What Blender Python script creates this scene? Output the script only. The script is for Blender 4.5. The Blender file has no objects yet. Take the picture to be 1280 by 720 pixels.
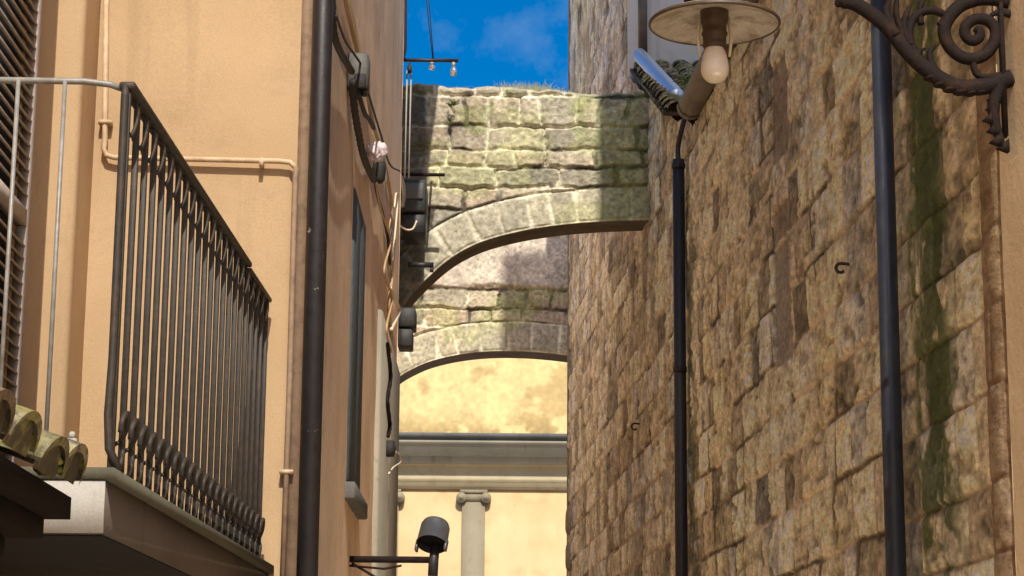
import bpy, math, random
import numpy as np
from mathutils import Vector, Matrix

random.seed(7)
rng = np.random.default_rng(11)
scene = bpy.context.scene
COL = scene.collection
R = math.radians

# ------------------------------------------------------------------ camera
F = 2750.0                       # focal length in photo pixels (1280 wide)
PITCH, ROLL = R(12.2), R(0.5)
CAM = np.array([0.0, 0.0, 1.6])
_f = np.array([0, math.cos(PITCH), math.sin(PITCH)])
_u0 = np.array([0, -math.sin(PITCH), math.cos(PITCH)])
_r0 = np.array([1.0, 0, 0])
CR = _r0 * math.cos(ROLL) + _u0 * math.sin(ROLL)
CU = _u0 * math.cos(ROLL) - _r0 * math.sin(ROLL)

def ray(x, y):
    return _f * F + CR * (x - 640.0) + CU * (360.0 - y)
def at(x, y, Y):                 # where the line of sight through a photo point is Y metres down the alley
    d = ray(x, y)
    return CAM + d * (Y / d[1])
# right wall of the alley: X = RC - RM*Y ; left building's side wall: X = LC + LM*Y
RC, RM = 2.43, 0.0655
LC, LM = -0.885, 0.005
def on_right(x, y, off=0.0):
    d = ray(x, y); t = (RC - off) / (d[0] + RM * d[1]); return CAM + d * t
def on_left(x, y, off=0.0):
    d = ray(x, y); t = (LC + off) / (d[0] - LM * d[1]); return CAM + d * t

cd = bpy.data.cameras.new('camera'); co = bpy.data.objects.new('camera', cd); COL.objects.link(co)
cd.sensor_width = 36.0; cd.lens = F / 1280.0 * 36.0; cd.clip_start = 0.05; cd.clip_end = 2000
m = Matrix.Identity(4)
for i in range(3):
    m[i][0] = CR[i]; m[i][1] = CU[i]; m[i][2] = -_f[i]; m[i][3] = CAM[i]
co.matrix_world = m
scene.camera = co

# ------------------------------------------------------------------ light
SLOPE, TANE = -0.106, 1.0
sd = Vector((SLOPE, 1.0, -TANE * math.hypot(1, SLOPE))).normalized()
sl = bpy.data.lights.new('sun', 'SUN'); so = bpy.data.objects.new('sun', sl); COL.objects.link(so)
sl.energy = 5.0; sl.angle = R(0.3); sl.color = (1.0, 0.93, 0.80)
so.rotation_euler = sd.to_track_quat('-Z', 'Y').to_euler()
so.location = (3, -20, 40)
w = bpy.data.worlds.new('World'); scene.world = w; w.use_nodes = True
nt = w.node_tree
bg = nt.nodes['Background']; bg.inputs[1].default_value = 0.15
sky = nt.nodes.new('ShaderNodeTexSky'); sky.sky_type = 'NISHITA'; sky.sun_disc = False
sky.sun_elevation = math.atan(TANE); sky.sun_rotation = math.pi - math.atan(-SLOPE)
sky.altitude = 0; sky.air_density = 1.0; sky.dust_density = 4.0; sky.ozone_density = 8.0
hs = nt.nodes.new('ShaderNodeHueSaturation'); hs.inputs['Saturation'].default_value = 1.45
nt.links.new(sky.outputs[0], hs.inputs['Color']); tcw = nt.nodes.new('ShaderNodeTexCoord'); nzw = nt.nodes.new('ShaderNodeTexNoise'); nzw.inputs['Scale'].default_value = 9; nzw.inputs['Detail'].default_value = 8; nzw.inputs['Roughness'].default_value = .62
nt.links.new(tcw.outputs['Generated'], nzw.inputs['Vector'])
rpw = nt.nodes.new('ShaderNodeValToRGB'); rpw.color_ramp.elements[0].position = .50; rpw.color_ramp.elements[1].position = .80
rpw.color_ramp.elements[1].color = (.35, .35, .35, 1); nt.links.new(nzw.outputs['Fac'], rpw.inputs[0])
mxw = nt.nodes.new('ShaderNodeMix'); mxw.data_type = 'RGBA'; nt.links.new(rpw.outputs[0], mxw.inputs[0]); nt.links.new(hs.outputs[0], mxw.inputs[6]); mxw.inputs[7].default_value = (4.5, 5.2, 6.0, 1)
nt.links.new(mxw.outputs[2], bg.inputs[0])
scene.view_settings.view_transform = 'Standard'; scene.view_settings.look = 'None'
scene.view_settings.exposure = 0; scene.view_settings.gamma = 1
scene.cycles.max_bounces = 9; scene.cycles.diffuse_bounces = 8

# ------------------------------------------------------------------ noise
def _h(ix, iy, s):
    n = (ix.astype(np.int64) * 374761393 + iy.astype(np.int64) * 668265263 + s * 974634777) & 0x7fffffff
    n = ((n ^ (n >> 13)) * 1274126177) & 0x7fffffff
    n = (n ^ (n >> 16)) & 0xffffff
    return n / float(0xffffff)
def vn(x, y, s=0):
    x = np.asarray(x, float); y = np.asarray(y, float)
    ix = np.floor(x); iy = np.floor(y); fx = x - ix; fy = y - iy
    fx = fx * fx * (3 - 2 * fx); fy = fy * fy * (3 - 2 * fy)
    a = _h(ix, iy, s); b = _h(ix + 1, iy, s); c = _h(ix, iy + 1, s); d = _h(ix + 1, iy + 1, s)
    return (a * (1 - fx) + b * fx) * (1 - fy) + (c * (1 - fx) + d * fx) * fy
def fbm(x, y, o=4, s=0):
    t = 0; a = 0.5; n = 0
    for k in range(o):
        t = t + a * vn(x * 2 ** k + 17.3 * k, y * 2 ** k - 9.1 * k, s + k); n += a; a *= 0.5
    return t / n
def sstep(a, b, x):
    t = np.clip((x - a) / (b - a), 0, 1); return t * t * (3 - 2 * t)
def lerp(a, b, t):
    return a + (b - a) * t

# ------------------------------------------------------------------ mesh builder
class MB:
    def __init__(s): s.v = []; s.f = []; s.c = []; s.n = 0
    def add(s, verts, faces, col=None):
        verts = np.asarray(verts, float).reshape(-1, 3)
        s.v.append(verts)
        s.f.extend([[i + s.n for i in f] for f in faces])
        c = np.ones((len(verts), 4)) if col is None else np.c_[np.broadcast_to(np.asarray(col, float), (len(verts), 3)), np.ones(len(verts))]
        s.c.append(c); s.n += len(verts); return s
    def grid(s, P, col=None, closed_u=False, closed_v=False):
        nu, nv = P.shape[:2]
        idx = np.arange(nu * nv).reshape(nu, nv)
        if closed_u: idx = np.vstack([idx, idx[:1]])
        if closed_v: idx = np.hstack([idx, idx[:, :1]])
        q = np.stack([idx[:-1, :-1], idx[1:, :-1], idx[1:, 1:], idx[:-1, 1:]], -1).reshape(-1, 4)
        return s.add(P.reshape(-1, 3), q.tolist(), None if col is None else np.asarray(col).reshape(-1, 3))
    def box(s, lo, hi, rot=None, at=(0, 0, 0), col=None, bev=0.0):
        x0, y0, z0 = lo; x1, y1, z1 = hi
        if bev <= 0:
            v = np.array([(x0,y0,z0),(x1,y0,z0),(x1,y1,z0),(x0,y1,z0),(x0,y0,z1),(x1,y0,z1),(x1,y1,z1),(x0,y1,z1)], float)
            f = [(0,3,2,1),(4,5,6,7),(0,1,5,4),(1,2,6,5),(2,3,7,6),(3,0,4,7)]
        else:
            b = bev; v = []; f = []
            def ring(e, z):
                return [(x0+e+b*0,y0+b+e,z),(x0+b+e,y0+e,z),(x1-b-e,y0+e,z),(x1-e,y0+b+e,z),(x1-e,y1-b-e,z),(x1-b-e,y1-e,z),(x0+b+e,y1-e,z),(x0+e,y1-b-e,z)]
            for e, z in ((b*.7, z0), (0, z0+b), (0, z1-b), (b*.7, z1)): v += ring(e, z)
            for k in range(3):
                for i in range(8):
                    j = (i+1) % 8; f.append((k*8+i, k*8+j, k*8+8+j, k*8+8+i))
            f.append(tuple(reversed(range(8)))); f.append(tuple(range(24, 32)))
            v = np.array(v, float)
        if rot is not None: v = v @ np.asarray(rot).T
        v = v + np.asarray(at, float)
        return s.add(v, f, col)
    def tube(s, pts, r, n=10, cap=True, col=None, flat=1.0):
        pts = [np.asarray(p, float) for p in pts]; k = len(pts)
        rr = r if hasattr(r, '__len__') else [r] * k
        t0 = pts[1] - pts[0]; t0 /= np.linalg.norm(t0)
        ref = np.array([0, 0, 1.0]) if abs(t0[2]) < .9 else np.array([0, 1.0, 0])
        a = np.cross(t0, ref); a /= np.linalg.norm(a)
        V = []
        for i in range(k):
            t = pts[min(i+1, k-1)] - pts[max(i-1, 0)]; t = t / (np.linalg.norm(t) + 1e-9)
            a = a - t * np.dot(a, t); a /= np.linalg.norm(a) + 1e-9
            b = np.cross(t, a)
            for j in range(n):
                th = 2 * math.pi * j / n
                V.append(pts[i] + rr[i] * (math.cos(th) * a + flat * math.sin(th) * b))
        Fc = []
        for i in range(k-1):
            for j in range(n):
                j2 = (j+1) % n
                Fc.append((i*n+j, i*n+j2, (i+1)*n+j2, (i+1)*n+j))
        if cap:
            Fc.append(tuple(reversed(range(n)))); Fc.append(tuple((k-1)*n+j for j in range(n)))
        return s.add(V, Fc, col)
    def lathe(s, prof, n=32, at=(0,0,0), rot=None, col=None):
        V = []
        for r_, z in prof:
            for j in range(n):
                th = 2*math.pi*j/n; V.append((r_*math.cos(th), r_*math.sin(th), z))
        V = np.array(V)
        if rot is not None: V = V @ np.asarray(rot).T
        V = V + np.asarray(at, float)
        Fc = []
        for i in range(len(prof)-1):
            for j in range(n):
                j2 = (j+1) % n; Fc.append((i*n+j, i*n+j2, (i+1)*n+j2, (i+1)*n+j))
        return s.add(V, Fc, col)
    def build(s, name, mat, parent=None, smooth=False, autosmooth=None):
        me = bpy.data.meshes.new(name)
        V = np.vstack(s.v)
        origin = V.mean(0)
        if parent is None: pass
        base = np.zeros(3)
        if parent is not None: base = np.array(parent.location[:]); 
        if parent is None: base = np.array([origin[0], origin[1], V[:,2].min()])
        par_off = base
        V = V - base
        tot = np.array([len(f) for f in s.f], np.int32)
        flat = np.array([i for f in s.f for i in f], np.int32)
        me.vertices.add(len(V)); me.vertices.foreach_set('co', V.ravel())
        me.loops.add(len(flat)); me.loops.foreach_set('vertex_index', flat)
        me.polygons.add(len(tot))
        me.polygons.foreach_set('loop_start', np.concatenate([[0], np.cumsum(tot)[:-1]]).astype(np.int32))
        me.polygons.foreach_set('loop_total', tot)
        me.update(calc_edges=True); me.validate()
        ca = me.color_attributes.new('Col', 'FLOAT_COLOR', 'POINT')
        ca.data.foreach_set('color', np.vstack(s.c).ravel())
        if smooth: me.polygons.foreach_set('use_smooth', np.ones(len(tot), bool))
        if autosmooth is not None:
            me.polygons.foreach_set('use_smooth', np.ones(len(tot), bool))
            me.set_sharp_from_angle(angle=R(autosmooth))
        me.materials.append(mat)
        o = bpy.data.objects.new(name, me); COL.objects.link(o)
        if parent is not None:
            o.parent = parent
        else: o.location = base
        return o

def spline(pts, n=6):
    pts = [C(*p) for p in pts]; out = []
    pts = [2 * pts[0] - pts[1]] + pts + [2 * pts[-1] - pts[-2]]
    for i in range(1, len(pts) - 2):
        for k in range(n):
            t = k / n; a, b, c_, d = pts[i-1], pts[i], pts[i+1], pts[i+2]
            out.append(.5 * (2 * b + (c_ - a) * t + (2 * a - 5 * b + 4 * c_ - d) * t * t + (3 * b - a - 3 * c_ + d) * t ** 3))
    out.append(pts[-2]); return out
def tag(o, label=None, cat=None, group=None, kind=None):
    if label: o['label'] = label
    if cat: o['category'] = cat
    if group: o['group'] = group
    if kind: o['kind'] = kind
    return o
def thing(name, label, cat, loc=(0, 0, 0), group=None):
    o = bpy.data.objects.new(name, None); COL.objects.link(o); o.location = tuple(float(q) for q in loc)
    o.empty_display_size = 0.1
    return tag(o, label, cat, group)

# ------------------------------------------------------------------ materials
def newmat(name):
    mt = bpy.data.materials.new(name); mt.use_nodes = True
    return mt, mt.node_tree, mt.node_tree.nodes['Principled BSDF']
def N(t, typ, **kw):
    n = t.nodes.new(typ)
    for k, v in kw.items():
        if k.startswith('i_'):
            key = k[2:]
            n.inputs[int(key) if key.isdigit() else key].default_value = v
        else: setattr(n, k, v)
    return n
def noise(t, vec, scale, detail=4, rough=0.55):
    n = N(t, 'ShaderNodeTexNoise'); n.inputs['Scale'].default_value = scale
    n.inputs['Detail'].default_value = detail; n.inputs['Roughness'].default_value = rough
    t.links.new(vec, n.inputs['Vector']); return n.outputs['Fac']
def ramp(t, fac, stops):
    r_ = N(t, 'ShaderNodeValToRGB'); el = r_.color_ramp.elements
    while len(el) < len(stops): el.new(0.5)
    for e, (p, c) in zip(el, stops):
        e.position = p; e.color = (c, c, c, 1) if not hasattr(c, '__len__') else (*c, 1)
    t.links.new(fac, r_.inputs[0]); return r_.outputs[0]
def mix(t, a, b, fac, mode='MIX'):
    n = N(t, 'ShaderNodeMix', data_type='RGBA', blend_type=mode)
    def put(sock, v):
        if isinstance(v, bpy.types.NodeSocket): t.links.new(v, sock)
        elif hasattr(v, '__len__'): sock.default_value = (*v, 1)
        else: sock.default_value = v
    put(n.inputs[0], fac); put(n.inputs[6], a); put(n.inputs[7], b)
    return n.outputs[2]
def bump(t, bs, h, dist, strength=1.0):
    b = N(t, 'ShaderNodeBump'); b.inputs['Distance'].default_value = dist; b.inputs['Strength'].default_value = strength
    t.links.new(h, b.inputs['Height']); t.links.new(b.outputs[0], bs.inputs['Normal'])

def pos(t):
    g = N(t, 'ShaderNodeNewGeometry'); return g.outputs['Position']
def mapped(t, sc):
    mp = N(t, 'ShaderNodeMapping'); mp.inputs['Scale'].default_value = sc
    t.links.new(pos(t), mp.inputs['Vector']); return mp.outputs[0]

def stone_mat(name, fine=45.0, contrast=0.45, bdist=0.006, ysc=1.0, pit=True):
    mt, t, bs = newmat(name)
    at_ = N(t, 'ShaderNodeVertexColor', layer_name='Col')
    p = mapped(t, (1, ysc, 1))
    n1 = noise(t, p, fine, 6, 0.65); n2 = noise(t, p, fine * 0.22, 5, 0.6)
    m1 = ramp(t, n1, [(0.28, 1 - contrast), (0.72, 1 + contrast * 0.75)])
    m2 = ramp(t, n2, [(0.3, 1 - contrast * 0.6), (0.7, 1 + contrast * 0.45)])
    c = mix(t, at_.outputs[0], m1, 1.0, 'MULTIPLY'); c = mix(t, c, m2, 1.0, 'MULTIPLY')
    pits = ramp(t, noise(t, p, fine * 1.7, 3, 0.5), [(0.27, 0.35), (0.36, 1.0)])
    if pit: c = mix(t, c, pits, 1.0, 'MULTIPLY')
    t.links.new(c, bs.inputs['Base Color']); bs.inputs['Roughness'].default_value = 0.92
    bs.inputs['Specular IOR Level'].default_value = 0.2
    bump(t, bs, n1, bdist)
    return mt

def stucco(name, base, dark, light, stain_or_shade=(0.30, 0.20, 0.12), amt=0.35, streak=True, ssc=6.0, bd=.004):
    mt, t, bs = newmat(name)
    p = pos(t)
    a = noise(t, p, 1.3, 6, 0.6); b = noise(t, p, ssc, 7, 0.66); f = noise(t, p, 160, 3, 0.6)
    c = mix(t, dark, light, ramp(t, a, [(0.32, 0.0), (0.68, 1.0)]))
    c = mix(t, c, base, 0.5)
    c = mix(t, c, stain_or_shade, ramp(t, b, [(0.55, 0.0), (0.80, amt)]))
    if streak:
        s_ = noise(t, mapped(t, (6, 6, 0.35)), 1.0, 6, 0.62)
        c = mix(t, c, stain_or_shade, ramp(t, s_, [(0.56, 0.0), (0.74, amt * 0.9)]))
    c = mix(t, c, ramp(t, f, [(0.25, 0.86), (0.75, 1.1)]), 1.0, 'MULTIPLY')
    t.links.new(c, bs.inputs['Base Color']); bs.inputs['Roughness'].default_value = 0.9
    bs.inputs['Specular IOR Level'].default_value = 0.2
    hm = mix(t, noise(t, p, 25, 5, 0.6), f, 0.25)
    bump(t, bs, hm, bd)
    return mt

def plain(name, c1, c2, rough=0.6, metal=0.0, sc=20.0, bd=0.001, rust=None, rust_amt=0.0, spec=0.4, thr=(.50, .68)):
    mt, t, bs = newmat(name)
    p = pos(t); n = noise(t, p, sc, 6, 0.6)
    c = mix(t, c1, c2, ramp(t, n, [(0.3, 0.0), (0.7, 1.0)]))
    if rust:
        c = mix(t, c, rust, ramp(t, noise(t, p, sc * 0.45, 6, 0.65), [(thr[0], 0.0), (thr[1], rust_amt)]))
    t.links.new(c, bs.inputs['Base Color'])
    rr = ramp(t, n, [(0.3, max(0, rough - .06)), (0.7, min(1, rough + .06))])
    t.links.new(rr, bs.inputs['Roughness'])
    bs.inputs['Metallic'].default_value = metal; bs.inputs['Specular IOR Level'].default_value = spec
    if bd > 0: bump(t, bs, noise(t, p, sc * 3, 4, 0.6), bd)
    return mt

def vcol(name, rough=0.85, fine=60, contrast=0.3, bd=0.003):
    return stone_mat(name, fine, contrast, bd)

M = {}
M['wall_stone'] = stone_mat('tuff stone', 42, 0.36, 0.006, 0.42)
M['arch_stone'] = stone_mat('arch rubble stone', 34, 0.26, 0.005)
M['peach'] = stucco('peach stucco', (0.47, 0.318, 0.178), (0.375, 0.25, 0.132), (0.535, 0.375, 0.223), (0.27, 0.18, 0.11), 0.5, True, 3.5, .0022)
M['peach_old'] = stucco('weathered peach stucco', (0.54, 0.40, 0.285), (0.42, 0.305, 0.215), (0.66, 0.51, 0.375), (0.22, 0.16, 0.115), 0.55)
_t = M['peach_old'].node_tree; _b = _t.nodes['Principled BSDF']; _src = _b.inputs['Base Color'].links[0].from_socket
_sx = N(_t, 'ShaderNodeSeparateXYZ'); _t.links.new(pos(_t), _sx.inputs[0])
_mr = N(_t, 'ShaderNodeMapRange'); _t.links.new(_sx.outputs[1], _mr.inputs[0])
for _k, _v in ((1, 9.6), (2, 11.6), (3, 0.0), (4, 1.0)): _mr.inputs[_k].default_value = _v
_c = mix(_t, _src, mix(_t, _src, (1.55, 1.45, 1.30), 1.0, 'MULTIPLY'), _mr.outputs[0])  # brightens the farther side wall in colour, imitating sunlight on it
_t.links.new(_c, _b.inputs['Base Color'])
M['pale'] = stucco('pale ochre stucco', (0.70, 0.53, 0.33), (0.60, 0.43, 0.25), (0.75, 0.59, 0.39), (0.40, 0.27, 0.15), 0.3)
M['white_pl'] = stucco('white plaster', (0.40, 0.38, 0.335), (0.30, 0.28, 0.245), (0.47, 0.45, 0.41), (0.25, 0.22, 0.175), 0.5, True, 6.0, .0012)
M['slab'] = stucco('grey render', (0.10, 0.08, 0.065), (0.07, 0.055, 0.045), (0.14, 0.115, 0.09), (0.04, 0.035, 0.03), 0.4)
M['yellow'] = stucco('faded yellow stucco', (0.58, 0.405, 0.205), (0.48, 0.32, 0.15), (0.64, 0.465, 0.255), (0.42, 0.26, 0.11), 0.95, False, 1.7)
M['attic'] = stone_mat('stained yellow stucco', 8, .14, .002, 1.0, False)
M['grey_stone'] = stucco('grey peperino stone', (0.37, 0.32, 0.22), (0.30, 0.255, 0.17), (0.44, 0.385, 0.27), (0.16, 0.13, 0.09), 0.5)
M['lip'] = stucco('mossy balcony stone', (0.085, 0.078, 0.055), (0.055, 0.05, 0.037), (0.125, 0.115, 0.08), (0.06, 0.066, 0.025), 0.6)
M['shade_render'] = stucco('shade black render', (0.022, 0.020, 0.018), (0.015, 0.014, 0.013), (0.032, 0.03, 0.026), (0.01, 0.01, 0.01), 0.4)  # near-black colour stands in for shade under the balcony
M['sill'] = stucco('dark weathered sill stone', (0.12, 0.12, 0.11), (0.09, 0.09, 0.085), (0.17, 0.165, 0.15), (0.05, 0.05, 0.045), 0.6)
M['palace_stone'] = stucco('tan palace stone', (0.41, 0.335, 0.205), (0.34, 0.27, 0.16), (0.48, 0.40, 0.255), (0.15, 0.115, 0.07), 0.5, False)
M['white_wall'] = stucco('cream white plaster', (0.80, 0.76, 0.66), (0.70, 0.65, 0.54), (0.86, 0.83, 0.75), (0.40, 0.35, 0.27), 0.5, True, 5.0, .0012)
M['shaded_peach'] = plain('peach in painted shade', (0.26, 0.17, 0.11), (0.34, 0.23, 0.15), 0.65, 0.0, 25, 0.0008, (0.14, 0.09, 0.06), 0.7)  # peach darkened to brown, painting in the shade beside the corner
M['pilaster_stone'] = stucco('worn tan pilaster stone', (0.27, 0.225, 0.145), (0.22, 0.18, 0.115), (0.33, 0.275, 0.18), (0.13, 0.10, 0.065), 0.6, False)
M['strip_stone'] = stucco('pale speckled stone', (0.33, 0.29, 0.22), (0.26, 0.23, 0.175), (0.40, 0.355, 0.28), (0.12, 0.10, 0.08), 0.7, True, 22.0)
M['iron'] = plain('black painted iron', (0.020, 0.017, 0.014), (0.040, 0.033, 0.027), 0.6, 0.0, 45, 0.0008, (0.075, 0.045, 0.03), 0.5)
M['rusty'] = plain('rusty wrought iron', (0.008, 0.005, 0.004), (0.018, 0.010, 0.008), 0.8, 0.0, 40, 0.003, (0.05, 0.022, 0.012), 0.5, 0.2)
M['steel'] = plain('grey painted steel', (0.20, 0.195, 0.185), (0.30, 0.29, 0.27), 0.5, 0.2, 40, 0.0006, (0.16, 0.12, 0.09), 0.5)
M['pipe_brown'] = plain('dark brown painted pipe', (0.012, 0.010, 0.011), (0.020, 0.016, 0.017), 0.5, 0.0, 20, 0.0010, (0.34, 0.30, 0.24), 0.8, .4, (.655, .68))
M['pipe_blue'] = plain('blue black painted pipe', (0.020, 0.024, 0.036), (0.030, 0.036, 0.052), 0.4, 0.0, 12, 0.0006, (0.06, 0.055, 0.05), 0.3)
M['pipe_black'] = plain('black pipe', (0.016, 0.015, 0.017), (0.03, 0.027, 0.028), 0.5, 0.0, 14, 0.0008)
M['silver'] = plain('bright galvanised pipe', (0.78, 0.80, 0.82), (0.80, 0.82, 0.84), 0.38, 0.75, 2, 0.0)
M['copper'] = plain('dull brown gutter metal', (0.13, 0.10, 0.075), (0.20, 0.16, 0.12), 0.5, 0.3, 10, 0.001, (0.07, 0.05, 0.04), 0.6)
M['peach_pipe'] = plain('painted pipe', (0.50, 0.35, 0.21), (0.57, 0.42, 0.27), 0.6, 0.0, 25, 0.0008, (0.30, 0.18, 0.10), 0.7)
M['shutter'] = plain('brown louvre wood', (0.30, 0.25, 0.22), (0.44, 0.38, 0.34), 0.7, 0.0, 35, 0.001)
M['teal'] = plain('weathered teal wood', (0.045, 0.055, 0.062), (0.075, 0.088, 0.094), 0.75, 0.0, 25, 0.002)
M['dark'] = plain('dark interior', (0.006, 0.006, 0.007), (0.010, 0.009, 0.009), 0.9, 0, 10, 0)
M['wood_dark'] = plain('dark old timber', (0.008, 0.005, 0.004), (0.018, 0.011, 0.008), 0.95, 0, 18, 0.004, None, 0.0, 0.08)
M['tile'] = vcol('mossy clay tile', 0.9, 55, 0.4, 0.004)
_t = M['tile'].node_tree; _b = _t.nodes['Principled BSDF']; _src = _b.inputs['Base Color'].links[0].from_socket
_c = mix(_t, _src, (0.24, 0.225, 0.065), ramp(_t, noise(_t, pos(_t), 11, 6, .65), [(.50, 0.0), (.60, .85)]))
_c = mix(_t, _c, (0.075, 0.062, 0.05), ramp(_t, noise(_t, pos(_t), 17, 6, .7), [(.47, 0.0), (.58, .9)]))
_t.links.new(_c, _b.inputs['Base Color'])
M['enamel'] = plain('dirty enamel shade', (0.42, 0.38, 0.31), (0.60, 0.57, 0.50), 0.42, 0.0, 26, 0.0004, (0.20, 0.13, 0.08), 0.8)
M['bulb'] = plain('frosted bulb glass', (0.76, 0.67, 0.54), (0.84, 0.75, 0.62), 0.3, 0.0, 12, 0.0)
M['bakelite'] = plain('brown lamp holder', (0.05, 0.032, 0.02), (0.10, 0.065, 0.045), 0.45, 0, 30, 0.0005)
M['cable_tan'] = plain('tan cable', (0.40, 0.25, 0.12), (0.55, 0.37, 0.2), 0.6, 0, 50, 0.0005)
M['cable_pale'] = plain('pale cable', (0.62, 0.52, 0.36), (0.75, 0.66, 0.5), 0.6, 0, 50, 0.0005)
M['cable_black'] = plain('black corrugated hose', (0.014, 0.013, 0.012), (0.035, 0.03, 0.026), 0.6, 0, 70, 0.004)
M['cable_grey'] = plain('grey cable', (0.35, 0.37, 0.37), (0.46, 0.47, 0.46), 0.5, 0, 50, 0.0003)
M['box_grey'] = plain('grey junction box plastic', (0.075, 0.073, 0.066), (0.125, 0.12, 0.11), 0.6, 0, 30, 0.001)
M['box_dark'] = plain('dark grey box', (0.022, 0.024, 0.023), (0.05, 0.052, 0.05), 0.6, 0, 30, 0.001)
M['cloth'] = plain('pink and white rag', (0.62, 0.43, 0.46), (0.72, 0.70, 0.70), 0.9, 0, 22, 0.004)
M['rope'] = plain('grey rope', (0.33, 0.30, 0.26), (0.45, 0.42, 0.37), 0.9, 0, 90, 0.001)
M['leaf'] = vcol('green leaf', 0.6, 80, 0.25, 0.0005)
M['zinc'] = plain('grey zinc hood', (0.10, 0.10, 0.105), (0.16, 0.16, 0.165), 0.42, 0.6, 14, 0.0004)
mt, t, bs = newmat('clear bulb glass'); M['glass'] = mt
bs.inputs['Base Color'].default_value = (0.9, 0.85, 0.7, 1); bs.inputs['Roughness'].default_value = 0.08
bs.inputs['Transmission Weight'].default_value = 0.85
M['paving'] = stone_mat('pale bounce paving', 20, 0.4, 0.004)

# ------------------------------------------------------------------ stone pattern
def stones(u, v, rows, lo, hi, seed, u0, u1, top=None):
    """irregular coursed masonry: returns distance to the nearest joint, a random number per stone, and stone-local coordinates"""
    rg = np.random.default_rng(seed)
    k = np.clip(np.searchsorted(rows, v) - 1, 0, len(rows) - 2)
    d = np.zeros_like(u); rid = np.zeros_like(u); rid2 = np.zeros_like(u); lu = np.zeros_like(u); lv = np.zeros_like(u)
    for i in range(len(rows) - 1):
        if top and i >= len(rows) - 3: lo, hi = top
        b = [u0 - rg.uniform(0, hi)]
        while b[-1] < u1 + hi: b.append(b[-1] + rg.uniform(lo, hi))
        b = np.array(b); r1 = rg.random(len(b)); r2 = rg.random(len(b)); tilt = rg.normal(0, 0.10, len(b))
        mk = k == i
        if not mk.any(): continue
        vv = (v[mk] - rows[i]) / (rows[i+1] - rows[i]) - 0.5
        uu = u[mk]
        j = np.clip(np.searchsorted(b, uu) - 1, 0, len(b) - 2)
        jj = np.clip(j, 0, len(b) - 2)
        uu2 = uu + tilt[jj] * vv * (rows[i+1] - rows[i])
        j = np.clip(np.searchsorted(b, uu2) - 1, 0, len(b) - 2)
        du = np.maximum(np.minimum(uu2 - b[j], b[j+1] - uu2), 1e-4)
        dv = np.maximum(np.minimum(v[mk] - rows[i], rows[i+1] - v[mk]), 1e-4)
        d[mk] = (du ** -3.0 + dv ** -3.0) ** (-1 / 3.0)
        rid[mk] = r1[j]; rid2[mk] = r2[j]
        lu[mk] = (uu2 - b[j]) / (b[j+1] - b[j]); lv[mk] = vv
    return d, rid, rid2, lu, lv

C = lambda *a: np.array(a, float)
def shade_cols(stops, x):
    xs = [s_[0] for s_ in stops]; cs = np.array([s_[1] for s_ in stops], float)
    return np.stack([np.interp(x, xs, cs[:, k]) for k in range(3)], -1)

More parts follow.
